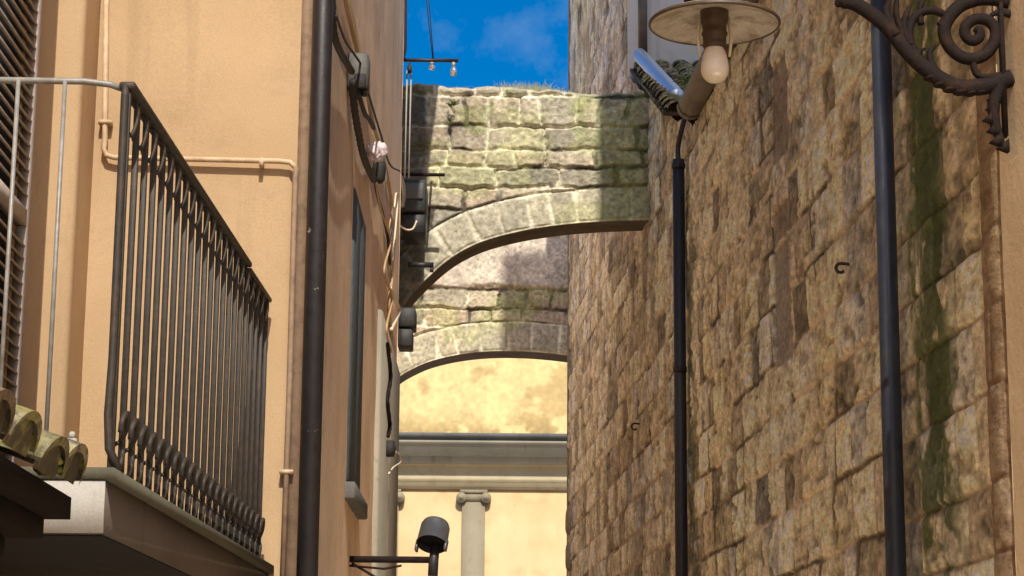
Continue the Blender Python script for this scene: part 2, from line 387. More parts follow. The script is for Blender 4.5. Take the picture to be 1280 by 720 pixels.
# ---- right-hand wall surface
rows_r = [0.0]
rg_ = np.random.default_rng(5)
while rows_r[-1] < 16: rows_r.append(rows_r[-1] + rg_.uniform(0.26, 0.36))
rows_r = np.array(rows_r)
def right_surface(Y, Z):
    """height (towards the alley) and colour of the old wall at Y, Z"""
    far = sstep(10.0, 11.0, Y)                       # beyond the nearer drainpipe the wall is more eroded
    wob = lerp(0.022, 0.035, far)
    u = Y + wob * (fbm(Y * 2.2, Z * 2.2, 3, 3) - .5) + 0.022 * (fbm(Y * 9, Z * 9, 3, 13) - .5)
    v = Z + wob * 1.1 * (fbm(Y * 1.6, Z * 2.0, 3, 31) - .5) + 0.022 * (fbm(Y * 8, Z * 8, 3, 41) - .5)
    d, a, b, lu, lv = stones(u, v, rows_r, 0.22, 0.52, 21, 6, 30)
    jw = lerp(0.018, 0.026, far)
    joint = 1 - sstep(jw * 0.25, jw * 0.95, d)
    round_ = sstep(0, 0.05, d)
    rough = fbm(Y * 7, Z * 7, 5, 51) - .5
    fine = fbm(Y * 17, Z * 26, 3, 61) - .5
    pit = sstep(0.62, 0.72, fbm(Y * 5, Z * 9, 4, 71))
    chip = fbm(Y * 8, Z * 12, 4, 57) - .5
    h = lerp(.014, .018, far) * (a - .5) + 0.004 * round_ - lerp(.011, .005, far) * joint + lerp(0.007, 0.010, far) * rough + lerp(.007, .013, far) * chip + lerp(0.007, 0.014, far) * fine - lerp(.007, .014, far) * pit
    # colour
    base = shade_cols([(0, C(.185, .14, .092)), (.2, C(.25, .195, .125)), (.5, C(.325, .255, .155)), (.78, C(.355, .285, .18)), (.84, C(.27, .225, .165)), (1, C(.21, .18, .145))], b)
    tone = np.where(a < .16, .46, np.where(a < .32, .70, np.where(a > .86, 1.18, 1.0)))
    base = base * 3.25 * tone[..., None] * (0.84 + 0.32 * (fbm(Y * 3, Z * 3, 4, 81))[..., None]) * (1 + .8 * chip + 1.3 * fine)[..., None] * C(.885, .965, 1.03)
    warm = fbm(Y * 0.6, Z * 0.6, 3, 91)
    base = base * lerp(C(.97, 1.0, 1.05), C(1.03, .995, .91), sstep(.35, .65, warm)[..., None])
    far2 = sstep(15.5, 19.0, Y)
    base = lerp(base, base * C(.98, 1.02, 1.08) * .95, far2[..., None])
    light = C(.86, .71, .50); darkj = C(.14, .105, .07)
    jm = sstep(.34, .50, fbm(Y * 1.6, Z * 1.6, 3, 101))
    jm = jm * lerp(.6, 1.0, far) * lerp(1, .55, sstep(16, 19, Y))
    jc = lerp(darkj, light, jm[..., None])
    base = lerp(base, jc, (joint * 0.95)[..., None])
    base = base * lerp(1.0, 0.55, pit)[..., None]
    # lime runs
    run = sstep(.62, .75, fbm(Y * 14, Z * 1.2, 4, 111)) * sstep(.5, .62, fbm(Y * 1.1, Z * .9, 3, 121)) * far
    base = lerp(base, C(.86, .70, .49), (run * .55)[..., None])
    # moss below leaking spots
    def moss(y0, wd, s, zlo, zhi):
        c_ = y0 + 0.16 * (fbm(Z * 1.3, Z * 0 + s, 3, s) - .5) * 2
        g = np.exp(-((Y - c_) / wd) ** 2)
        return g * sstep(.46, .55, fbm(Y * 8, Z * 5, 6, s + 7) + g * .20 - .08) * sstep(zlo, zlo + .3, Z) * (1 - sstep(zhi, zhi + .6, Z))
    ms = np.clip(moss(MY0, .30, 131, -1, 6.5) * 1.25 + moss(MY0 + .32, .10, 151, -1, 6.5) * .6, 0, 1)
    base = lerp(base, C(.105, .15, .045), (ms * .88)[..., None])
    ms2 = np.clip(moss(16.35, .30, 171, -1, 5.6), 0, 1)
    base = lerp(base, C(.09, .105, .05), (ms2 * .8)[..., None])
    damp = np.exp(-((Y - MY0 - .1) / .4) ** 2) * .30
    base = base * (1 - damp)[..., None]
    # darker brown round strip beside the corner house
    st = 1 - sstep(8.42, 8.52, Y + .01 * np.sin(Z * 3))
    h = h * (1 - st * .7) + st * (0.035 * np.sqrt(np.clip(1 - ((Y - 8.36) / .14) ** 2, 0, 1)))
    base = lerp(base, C(.22, .13, .07) * (0.7 + .6 * fbm(Y * 5, Z * 1.1, 3, 191))[..., None], (st * .8)[..., None])
    # blocked-up slit
    for (z0, z1, dep, cc, mx) in ((5.16, 5.76, .014, C(.25, .19, .135), .8), (4.68, 4.86, .008, C(.22, .16, .11), .6), (3.92, 4.62, .012, C(.36, .31, .25), .9)):
        e = .02
        wb = .012 * (fbm(Z * 5, Y * 5, 2, 7) - .5)
        mk = sstep(NY0 - e, NY0, Y + wb) * (1 - sstep(NY1, NY1 + e, Y + wb)) * sstep(z0 - e, z0, Z + wb) * (1 - sstep(z1, z1 + e, Z + wb))
        h = lerp(h, -dep + .004 * fine, mk); base = lerp(base, cc * (.8 + .4 * fbm(Y * 6, Z * 6, 3, 9))[..., None], (mk * mx)[..., None])
    return h, np.clip(base, .012, .90)
MY0 = on_right(1172, 400)[1]; NY0 = on_right(987, 300)[1]; NY1 = on_right(967, 300)[1]
NR = C(-1, -RM, 0) / math.hypot(1, RM)
def right_sheet(Ys, bottom, tops, nz, mb, z_fine=2.1):
    zl = np.concatenate([np.linspace(bottom, z_fine, 14, endpoint=False), np.linspace(z_fine, 1, nz) * 0 + np.nan])[:14]
    Yg, _ = np.meshgrid(Ys, np.arange(nz + 14), indexing='ij')
    Zg = np.zeros_like(Yg)
    for i in range(len(Ys)):
        Zg[i, :14] = zl; Zg[i, 14:] = np.linspace(z_fine, tops[i], nz)
    h, c_ = right_surface(Yg, Zg)
    P = np.stack([RC - RM * Yg, Yg, Zg], -1) + h[..., None] * NR
    mb.grid(P, c_)
    return P

# ================================================================== SETTING: ground
mb = MB()
gx = np.linspace(-300, 300, 3); 
mb.grid(np.stack(np.meshgrid(np.linspace(-400, 400, 41), np.linspace(-300, 600, 41), indexing='ij') + [np.zeros((41, 41))], -1), np.full((41, 41, 3), (.62, .53, .41)))  # unseen paving, its colour raised to bounce more sunlight onto the walls
tag(mb.build('unseen_alley_pavement', M['paving']), kind='structure')

# ================================================================== RIGHT: old stone building with eaves
YE = 16.9
rb = thing('stone_building', 'long brown building of rough tuff blocks lining the right side of the alley', 'building', (RC - RM * 12, 12, 0))
mb = MB()
Ys = np.concatenate([np.arange(8.2, 12, 0.013), np.arange(12, 16, .017), np.arange(16, 20.42, .022)])
def top_r(Y):
    return np.where(Y < 16.0, 6.36, np.where(Y < 16.9, lerp(6.36, 6.62, sstep(16, 16.9, Y)), 6.62 + (Y - 16.9) * (8.12 - 6.62) / 3.5))
tops = top_r(Ys) + 0.05 * (fbm(Ys * 6, Ys * 0, 3, 4) - .5)
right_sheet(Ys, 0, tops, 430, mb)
# body behind the face
def prism_body(mb, Y0, Y1, z0, z1a, z1b, depth, off=.12, col=(.25, .2, .14)):
    a0 = RC - RM * Y0 + off; a1 = RC - RM * Y1 + off
    v = [(a0, Y0, z0), (a0 + depth, Y0, z0), (a1 + depth, Y1, z0), (a1, Y1, z0), (a0, Y0, z1a), (a0 + depth, Y0, z1a), (a1 + depth, Y1, z1b), (a1, Y1, z1b)]
    mb.add(v, [(0,3,2,1),(4,5,6,7),(0,1,5,4),(1,2,6,5),(2,3,7,6),(3,0,4,7)], col)
prism_body(mb, 8.25, 16.85, 0, 6.3, 6.3, 6)
prism_body(mb, 16.87, 20.38, 0, 6.55, 8.05, 6)
mb.build('wall', M['wall_stone'], rb, smooth=True)
# eaves: gutter along the wall top and dark boarding
mb = MB()
g0 = C(RC - RM * 9.0 - .10, 9.0, 6.40); g1 = C(RC - RM * 15.9 - .06, 15.9, 6.44)
n = 13; prof = []
for s_ in (0, 1):
    pp = g0 if s_ == 0 else g1
    prof.append([pp + C(math.cos(th) * -.10, 0, math.sin(th) * .10) for th in np.linspace(math.pi, 2 * math.pi, n)])
P = np.array([[lerp(prof[0][j], prof[1][j], k / 11) for j in range(n)] for k in range(12)])
mb.grid(P); mb.grid(P * 1 + C(0, 0, .006))
mb.add([p for p in prof[1]], [tuple(range(n))])
for k in (0.15, 0.45, 0.75, .99):                                   # joint bands
    q = np.array([[lerp(prof[0][j], prof[1][j], k + dk) + (prof[0][j] - g0) * .06 for j in range(n)] for dk in (-.004, .004)])
    mb.grid(q)
mb.build('gutter', M['copper'], rb, smooth=True)
mb = MB()
for Y in np.arange(8.6, 15.8, .55):
    X = RC - RM * Y
    mb.box((X - .10, Y - .05, 6.36), (X + .5, Y + .05, 6.46))
mb.box((RC - RM * 12 - .12, 8.25, 6.49), (RC - RM * 12 + 3.5, 15.95, 6.53))
mb.build('rafter_row', M['wood_dark'], rb)
def tile_roof(mb, org, du, dv, nu, nv, pu, pv, seed, moss=.3, r=None, samples=9, lift=.02, caps=False, hgt=.72, pan=True, tint=1.0):
    """barrel tiles: org = lower corner, du = unit along the eave, dv = unit up the slope"""
    rg = np.random.default_rng(seed); du = C(*du); dv = C(*dv); nn = np.cross(du, dv); nn /= np.linalg.norm(nn)
    if nn[2] < 0: nn = -nn
    for i in range(nu):
        for j in range(nv):
            o = org + du * (i * pu) + dv * (j * pv) + du * rg.normal(0, .008)
            b = shade_cols([(0, C(.30, .20, .12)), (.4, C(.46, .37, .25)), (.75, C(.42, .37, .25)), (1, C(.34, .33, .18))], rg.random())
            if rg.random() < moss: b = C(.42, .38, .22)
            b = b * tint * rg.uniform(.75, 1.2); o = o + dv * rg.normal(0, .012) * (tint < 1) + nn * rg.normal(0, .006) * (tint < 1)
            skew = rg.normal(0, .01)
            pts = []
            for kk, (s_, rad, lf) in enumerate(((-.02, pu * .46, lift), (pv * 1.12, pu * .37, .0))):
                for th in np.linspace(0, math.pi, samples):
                    pts.append(o + dv * s_ + du * (math.cos(th) * rad + skew * kk) + nn * (math.sin(th) * rad * hgt + lf))
            inner = [p - nn * .016 - (p - o - dv * np.dot(p - o, dv)) * .06 for p in pts[:samples]]
            V = pts + inner; n_ = samples
            Fc = [(k, k+1, n_+k+1, n_+k) for k in range(n_-1)] + [(k, 2*n_+k, 2*n_+k+1, k+1) for k in range(n_-1)]
            if caps:
                cp = [p + dv * .012 for p in inner]; mb.add(cp, [tuple(range(n_))], b * rg.uniform(.2, .55)); mb.add([p + dv * .0 for p in inner[::-1]], [], b) if False else None  # dark end caps paint the shade of hollow, dirty tile ends
            mb.add(V, Fc, b)
    if not pan: return
    # pan course between the covers
    w_ = du * (nu * pu); h_ = dv * (nv * pv)
    o = org - du * pu * .5
    mb.add([o, o + w_, o + w_ + h_, o + h_, o - nn * .03, o + w_ - nn * .03, o + w_ + h_ - nn * .03, o + h_ - nn * .03],
           [(0,1,2,3),(7,6,5,4),(0,4,5,1),(1,5,6,2),(2,6,7,3),(3,7,4,0)], (.06, .045, .032))
mb = MB()
sl_ = C(-RM * .35, 1, 1.5 / 3.5); sl_ /= np.linalg.norm(sl_)
tile_roof(mb, C(RC - RM * 16.95 - .02, 16.95, 6.72), (1, 0, 0), sl_, 14, 17, .19, .225, 3, .25, lift=.045)
mb.build('roof', M['tile'], rb, smooth=True)

# stub conduit and rubble below the valley
p0 = on_right(828, 134, .03); p1 = on_right(829, 176, .03)
tag(MB().tube([p0 + C(0.0, 0, 0), lerp(p0, p1, .5), p1], .016, 10).build('conduit_pipe', M['cable_pale'], smooth=True), 'short pale pipe stub on the wall between the stone arch and the far right drainpipe', 'pipe')

# tower-like house beyond with white plaster front
tw = thing('stone_tower', 'tall brown stone tower with white plastered front at the far right of the alley', 'tower', (RC - RM * 23, 23, 0))
mb = MB()
Ys = np.arange(20.42, 26.4, .025); YT = 26.4
right_sheet(Ys, 0, np.full(len(Ys), 9.6), 330, mb, 2.6)
prism_body(mb, 20.5, 26.35, 0, 13.5, 13.5, 6, .05)
# upper face above the fine sheet
Yg, Zg = np.meshgrid(np.arange(20.42, 26.4, .06), np.linspace(9.6, 13.5, 40), indexing='ij')
h, c_ = right_surface(Yg, Zg)
mb.grid(np.stack([RC - RM * Yg, Yg, Zg], -1) + h[..., None] * NR, c_)
# narrow end face towards the far square
xe = RC - RM * YT
mb.add([(xe - .02, YT, 0), (xe + 6, YT, 0), (xe + 6, YT, 13.5), (xe - .02, YT, 13.5)], [(0, 1, 2, 3)], (.3, .25, .18))
mb.build('wall', M['wall_stone'], tw, smooth=True)
xf = RC - RM * 20.42
mb = MB(); mb.box((xf + .012, 20.40, 5.0), (xf + 6, 20.46, 13.5)); mb.build('plaster_front', M['white_wall'], tw)
# rounded quoins at the far foot
rgq = np.random.default_rng(2)
for k, (yt, yb) in enumerate(((634, 672), (678, 716), (722, 760))):
    a = at(708, yt, YT); b = at(708, yb, YT)
    zc = (a[2] + b[2]) / 2; hh = (a[2] - b[2]) / 2
    th = np.linspace(0, 2 * math.pi, 24, endpoint=False); ph = np.linspace(-math.pi / 2, math.pi / 2, 13)
    T, Pp = np.meshgrid(th, ph, indexing='ij')
    sx = np.sign(np.cos(T)) * np.abs(np.cos(T)) ** .6 * np.cos(Pp) ** .6; sy = np.sign(np.sin(T)) * np.abs(np.sin(T)) ** .6 * np.cos(Pp) ** .6
    sz = np.sign(np.sin(Pp)) * np.abs(np.sin(Pp)) ** .6
    nz = 1 + .12 * (fbm(T * 2, Pp * 3, 3, 7 + k) - .5)
    PP = np.stack([xe + .03 + .10 * sx * nz + .03, YT - .12 + .22 * sy * nz, zc + hh * sz * nz], -1)
    MB().grid(PP, np.full(PP.shape, (.31, .26, .19)), closed_u=True).build('corner_stone', M['wall_stone'], tw, smooth=True)

# ================================================================== DRAINPIPES
def drainpipe(pts, r, mat, label, collars=(), group=None):
    t_ = thing('drainpipe', label, 'drainpipe', (pts[0][0], pts[0][1], min(p[2] for p in pts)), group)
    MB().tube(pts, r, 20).build('pipe', mat, t_, smooth=True)
    for c_ in collars:
        c_ = C(*c_); mb = MB()
        mb.tube([c_ - C(0, 0, .02), c_ + C(0, 0, .02)], r * 1.14, 20)
        mb.box((-.012, -.012, -.012), (.012, .012, .012), at=c_ + C(r * 1.1 if c_[0] < 0 else -0.0, -r * 1.1, 0))
        mb.build('collar', mat, t_, smooth=False)
    return t_
p = on_right(1110, 360, .075); zt = 8
drainpipe([C(p[0], p[1], 0.05), C(p[0], p[1], 6.3)], .046, M['pipe_blue'], 'thick blue black drainpipe on the right wall beside the green moss streak', [(p[0], p[1], 1.5)])
p = on_right(850, 460, .07); zt = on_right(850, 196, .07)[2]
t_ = drainpipe([C(p[0], p[1], 0.05), C(p[0], p[1], zt)], .047, M['pipe_black'], 'slim black drainpipe on the right wall under the tiled roof valley', [(p[0], p[1], zt - 1.65), (p[0], p[1], zt - .05)])
tg = at(862, 122, 16.3); mb = MB(); mb.tube(spline([C(p[0], p[1], zt - .03), C(p[0], p[1], zt + .12), lerp(C(p[0], p[1], zt + .12), tg, .6), tg], 4), .020, 10); mb.build('neck', M['pipe_black'], t_, smooth=True)
# valley spout above it
a = on_right(884, 74, .10); b = on_right(866, 128, .10)
a = at(886, 80, 16.3); b = at(869, 126, 16.2)
mb = MB(); mb.tube([a, lerp(a, b, .5), b], [.052, .056, .058], 18); mb.tube([lerp(a, b, .78), lerp(a, b, .86)], .063, 18)
tag(mb.build('rainwater_spout', M['copper'], smooth=False), 'fat brown gutter spout hanging at the roof valley left of the bulb', 'spout')
# brown + silver pipes on the tower front
a = at(803, -60, 20.2); b = at(803.5, 66, 20.2)
tag(MB().tube([a, b], .045, 16).build('drainpipe', M['copper'], smooth=True), 'upright brown drainpipe against the white plaster above the silver pipe', 'drainpipe')
a = at(800.5, 70, 20.05); b = at(846, 120, 17.5)
mb = MB(); mb.tube([a + C(0, .1, .05), a, b, b + (b - a) * .01], [.06, .066, .066, .06], 18)
tag(mb.build('drainpipe', M['silver'], smooth=True), 'shiny silver pipe slanting down over the tiled roof', 'drainpipe')

# fern in the valley
def weed(name, base, n, L, label, cat, seed, spread=1.0, cols=((.10, .16, .03), (.16, .22, .05))):
    rg = np.random.default_rng(seed); mb = MB()
    for i in range(n):
        th = rg.uniform(0, 2 * math.pi); el = rg.uniform(.2, 1.3); l = L * rg.uniform(.5, 1)
        d = C(math.cos(th) * math.cos(el) * spread, math.sin(th) * math.cos(el) * spread, math.sin(el))
        side = np.cross(d, C(0, 0, 1)); side /= np.linalg.norm(side) + 1e-6
        cc = lerp(C(*cols[0]), C(*cols[1]), rg.random()); b0 = C(*base) + rg.normal(0, L * .1, 3)
        for k in range(6):
            s_ = (k + 1) / 7; q = b0 + d * l * s_ - C(0, 0, .35 * l * s_ * s_)
            wl = l * .22 * (1 - .5 * s_)
            for sg in (-1, 1):
                tip = q + side * sg * wl + d * wl * .7 + C(0, 0, -.2 * wl)
                mid = (q + tip) / 2; nrm = d * wl * .25
                mb.add([q, mid + nrm, tip, mid - nrm], [(0, 1, 2, 3)], cc * rg.uniform(.7, 1.3))
        mb.tube([b0, b0 + d * l * .5 - C(0, 0, .09 * l), b0 + d * l - C(0, 0, .35 * l)], [.003, .002, .001], 4, col=cc * .7)
    return tag(mb.build(name, M['leaf']), label, cat)
weed('fern_plant', at(857, 106, 16.9), 11, .17, 'green fern sprouting at the roof valley beside the silver pipe', 'plant', 5)

# ================================================================== RIGHT FOREGROUND: corner house, bracket, lamp
CX, CY = 1.880, 8.2
ch = thing('corner_house', 'pale ochre stuccoed house corner at the right edge carrying the iron bracket', 'building', (CX + 1, 4, 0))
mb = MB()
zz = np.concatenate([np.linspace(0, 8, 160), np.linspace(8.2, 27, 60)]); yy = np.concatenate([np.linspace(-2, 6.5, 40), np.linspace(6.6, CY, 60)])
Yg, Zg = np.meshgrid(yy, zz, indexing='ij')
P = np.stack([CX + .20 * (CY - Yg) + .012 * (fbm(Yg * 3, Zg * 3, 3, 5) - .5) , Yg + np.where(Yg > CY - .001, .008 * (fbm(Zg * 7, Zg * 0, 3, 2) - .5), 0), Zg], -1)
mb.grid(P)
mb.add([(CX, CY, 0), (CX + 7, CY, 0), (CX + 7, CY, 27), (CX, CY, 27), (CX + 2.04, -2, 0), (CX + 7, -2, 0), (CX + 7, -2, 27), (CX + 2.04, -2, 27)], [(0,3,2,1), (4,5,6,7), (1,2,6,5), (3,7,6,2)])
mb.build('wall', M['pale'], ch, smooth=False)

YB = 8.06
br = thing('wrought_iron_bracket', 'rusty wrought iron scroll bracket projecting from the pale corner house at top right', 'bracket', at(1255, 110, YB))
def cr(cx, cy, dY=0.0): return at(980 + cx / 3.273, cy / 3.273, YB + dY)
def scroll(pl, r0, r1, tip=True, dY=0):
    q = spline([(*p, 0) for p in pl], 7); k = len(q)
    P = [cr(p[0], p[1], dY) for p in q]
    rad = [lerp(r0, r1, i / (k - 1)) for i in range(k)]
    if tip:
        for i in range(6): rad[-1 - i] *= (.35 + .65 * i / 6)
    return P, rad
mb = MB()
P, rd = scroll([(930, 318), (860, 345), (800, 355), (730, 358), (660, 335), (590, 290), (520, 228), (455, 150), (410, 100), (350, 52), (285, 14), (238, 8), (212, 22)], .029, .023)
mb.tube(P, rd, 12, flat=1.2)
for cx, cy, r_ in ((560, 285, 1.0), (600, 325, 1.1), (640, 352, 1.15), (680, 372, 1.2), (722, 383, 1.2), (765, 388, 1.1), (805, 385, .9), (520, 250, .8), (480, 200, .7)):
    th = np.linspace(0, 2 * math.pi, 12, endpoint=False); ph = np.linspace(-math.pi / 2, math.pi / 2, 8)
    T, Pp = np.meshgrid(th, ph, indexing='ij'); c0 = cr(cx, cy)
    mb.grid(np.stack([c0[0] + (.024 * np.cos(T) + .008 * np.sin(Pp)) * r_ * np.cos(Pp), c0[1] + .026 * np.sin(T) * np.cos(Pp), c0[2] + .006 + .012 * r_ * np.sin(Pp)], -1), closed_u=True)
mb.build('main_scroll', M['rusty'], br, smooth=True)
mb = MB()
P, rd = scroll([(920, 8), (860, -4), (790, -2), (720, 25), (672, 75), (655, 130), (680, 195), (740, 238), (810, 230), (856, 180), (866, 125), (835, 85), (785, 78), (745, 105), (742, 145), (772, 168), (800, 150), (795, 125), (775, 122)], .025, .017)
mb.tube(P, rd, 12, flat=1.15)
mb.build('spiral', M['rusty'], br, smooth=True)
for pl, r0, r1 in (([(940, 60), (890, 52), (855, 58), (828, 84)], .014, .006),
                   ([(775, 240), (778, 285), (805, 314), (860, 312), (925, 290)], .013, .014),
                   ([(545, 240), (518, 180), (512, 120), (535, 70), (585, 44), (640, 52), (668, 88)], .020, .015),
                   ([(500, 200), (478, 120), (460, 60), (462, 0), (470, -40)], .016, .008),
                   ([(690, 335), (640, 308), (606, 265), (596, 215), (618, 182)], .017, .008),
                   ([(560, 100), (555, 50), (570, 0), (600, -30)], .014, .008),
                   ([(640, 110), (690, 60), (715, 10), (760, -40)], .018, .012), ([(455, 150), (428, 90), (420, 40), (440, -20)], .026, .010), ([(540, 240), (552, 214), (580, 196)], .022, .008), ([(520, 190), (490, 120), (500, 60), (525, 10)], .020, .008)):
    P, rd = scroll(pl, r0, r1); MB().tube(P, rd, 10, flat=1.2).build('curl', M['rusty'], br, smooth=True)
mb = MB()
P, rd = scroll([(890, 320), (872, 380), (858, 430), (862, 500), (880, 560), (905, 622)], .030, .016)
mb.tube(P, rd, 10)
for cx, cy, r_ in ((835, 440, 1), (822, 485, 1.1), (838, 530, 1.1), (850, 575, .9), (880, 600, .8), (840, 400, .9)):
    a = cr(cx + 36, cy - 30); b = cr(cx - 14, cy + 12); c_ = cr(cx + 40, cy + 24)
    mb.add([a + C(0, .02, 0), b, c_ + C(0, .02, 0), a - C(0, .02, 0), b - C(0, .012, 0), c_ - C(0, .02, 0)], [(0, 1, 2), (5, 4, 3), (0, 3, 4, 1), (1, 4, 5, 2), (2, 5, 3, 0)])
mb.build('pendant_leaf', M['rusty'], br, smooth=False)
mb = MB()
a = cr(912, -260); b = cr(912, 560); xx = CX - .011
mb.box((xx - .004, YB - .02, b[2]), (xx + .012, YB + .02, a[2]))
mb.build('wall_plate', M['rusty'], br)
# upper arm out to the lamp (above the picture)
LP = at(893, 27, 8.0)
mb = MB()
mb.tube([C(CX, YB, LP[2] + .62), C(1.4, YB, LP[2] + .66), C(1.0, YB, LP[2] + .62), C(LP[0], LP[1], LP[2] + .5)], .016, 10)
mb.tube([cr(240, 8), cr(150, -60), cr(120, -160), C(1.0, YB, LP[2] + .62)], [.012, .014, .012, .01], 8)
mb.build('upper_arm', M['rusty'], br, smooth=True)

lp = thing('street_lamp', 'old hanging lamp with a wide dirty enamel shade and one bare bulb', 'lamp', LP)
mb = MB()
mb.lathe([(.035, .055), (.06, .052), (.15, .038), (.232, .008), (.245, -.004), (.247, -.010), (.243, -.012), (.236, -.004), (.15, .026), (.06, .040), (.03, .042)], 64, LP)
mb.build('shade', M['enamel'], lp, smooth=True)
mb = MB(); mb.lathe([(.2455, .002), (.2505, -.003), (.2525, -.010), (.249, -.0155), (.2425, -.014)], 64, LP); mb.build('rim', M['bakelite'], lp, smooth=True)
mb = MB(); mb.lathe([(.0, .5), (.02, .5), (.02, .25), (.07, .24), (.112, .20), (.118, .045), (.09, .040)], 40, LP); mb.build('housing', M['rusty'], lp, smooth=True)
mb = MB(); mb.lathe([(.055, .04), (.052, .0), (.049, -.012), (.046, -.018), (.046, -.042), (.050, -.046), (.050, -.054), (.045, -.058), (.044, -.092), (.047, -.096), (.042, -.106), (.03, -.11)], 28, LP); mb.build('holder', M['bakelite'], lp, smooth=False)
mb = MB()
zs = np.linspace(0, 1, 22); prof = []
for z in zs: prof.append((float(np.interp(z, [0, .12, .3, .5, .65, .78, .88, .95, 1], [.026, .036, .046, .0525, .054, .050, .040, .026, .0])), -.092 - .155 * z))
prof[-1] = (0.0005, prof[-1][1]); mb.lathe(prof, 32, LP); mb.build('bulb', M['bulb'], lp, smooth=True)
for sx in (-1, 1):
    mb = MB(); mb.tube([LP + C(sx * .055, 0, .02), LP + C(sx * .064, 0, -.07), LP + C(sx * .056, 0, -.14)], [.006, .007, .005], 8)
    mb.build('clip', M['cable_pale'], lp, smooth=True)

# wall hooks
for (x, y, lab) in ((1062, 332, 'small rusty iron hook on the right wall just left of the blue black drainpipe'), (801, 531, 'small black iron hook low on the wall left of the slim black drainpipe')):
    c0 = on_right(x, y, .0); s_ = .8 if x > 1000 else .95
    pts = [c0 + NR * a * s_ + C(0, b * s_, c_ * s_) for a, b, c_ in ((-.04, 0, .008), (.02, 0, .010), (.055, 0, .012), (.078, 0, .004), (.088, 0, -.018), (.078, .0, -.04), (.055, 0, -.046), (.038, 0, -.036))]
    tag(MB().tube(spline(pts, 4), .0085, 8).build('wall_hook', M['iron'], smooth=True), lab, 'hook', 'iron hooks in the right wall')

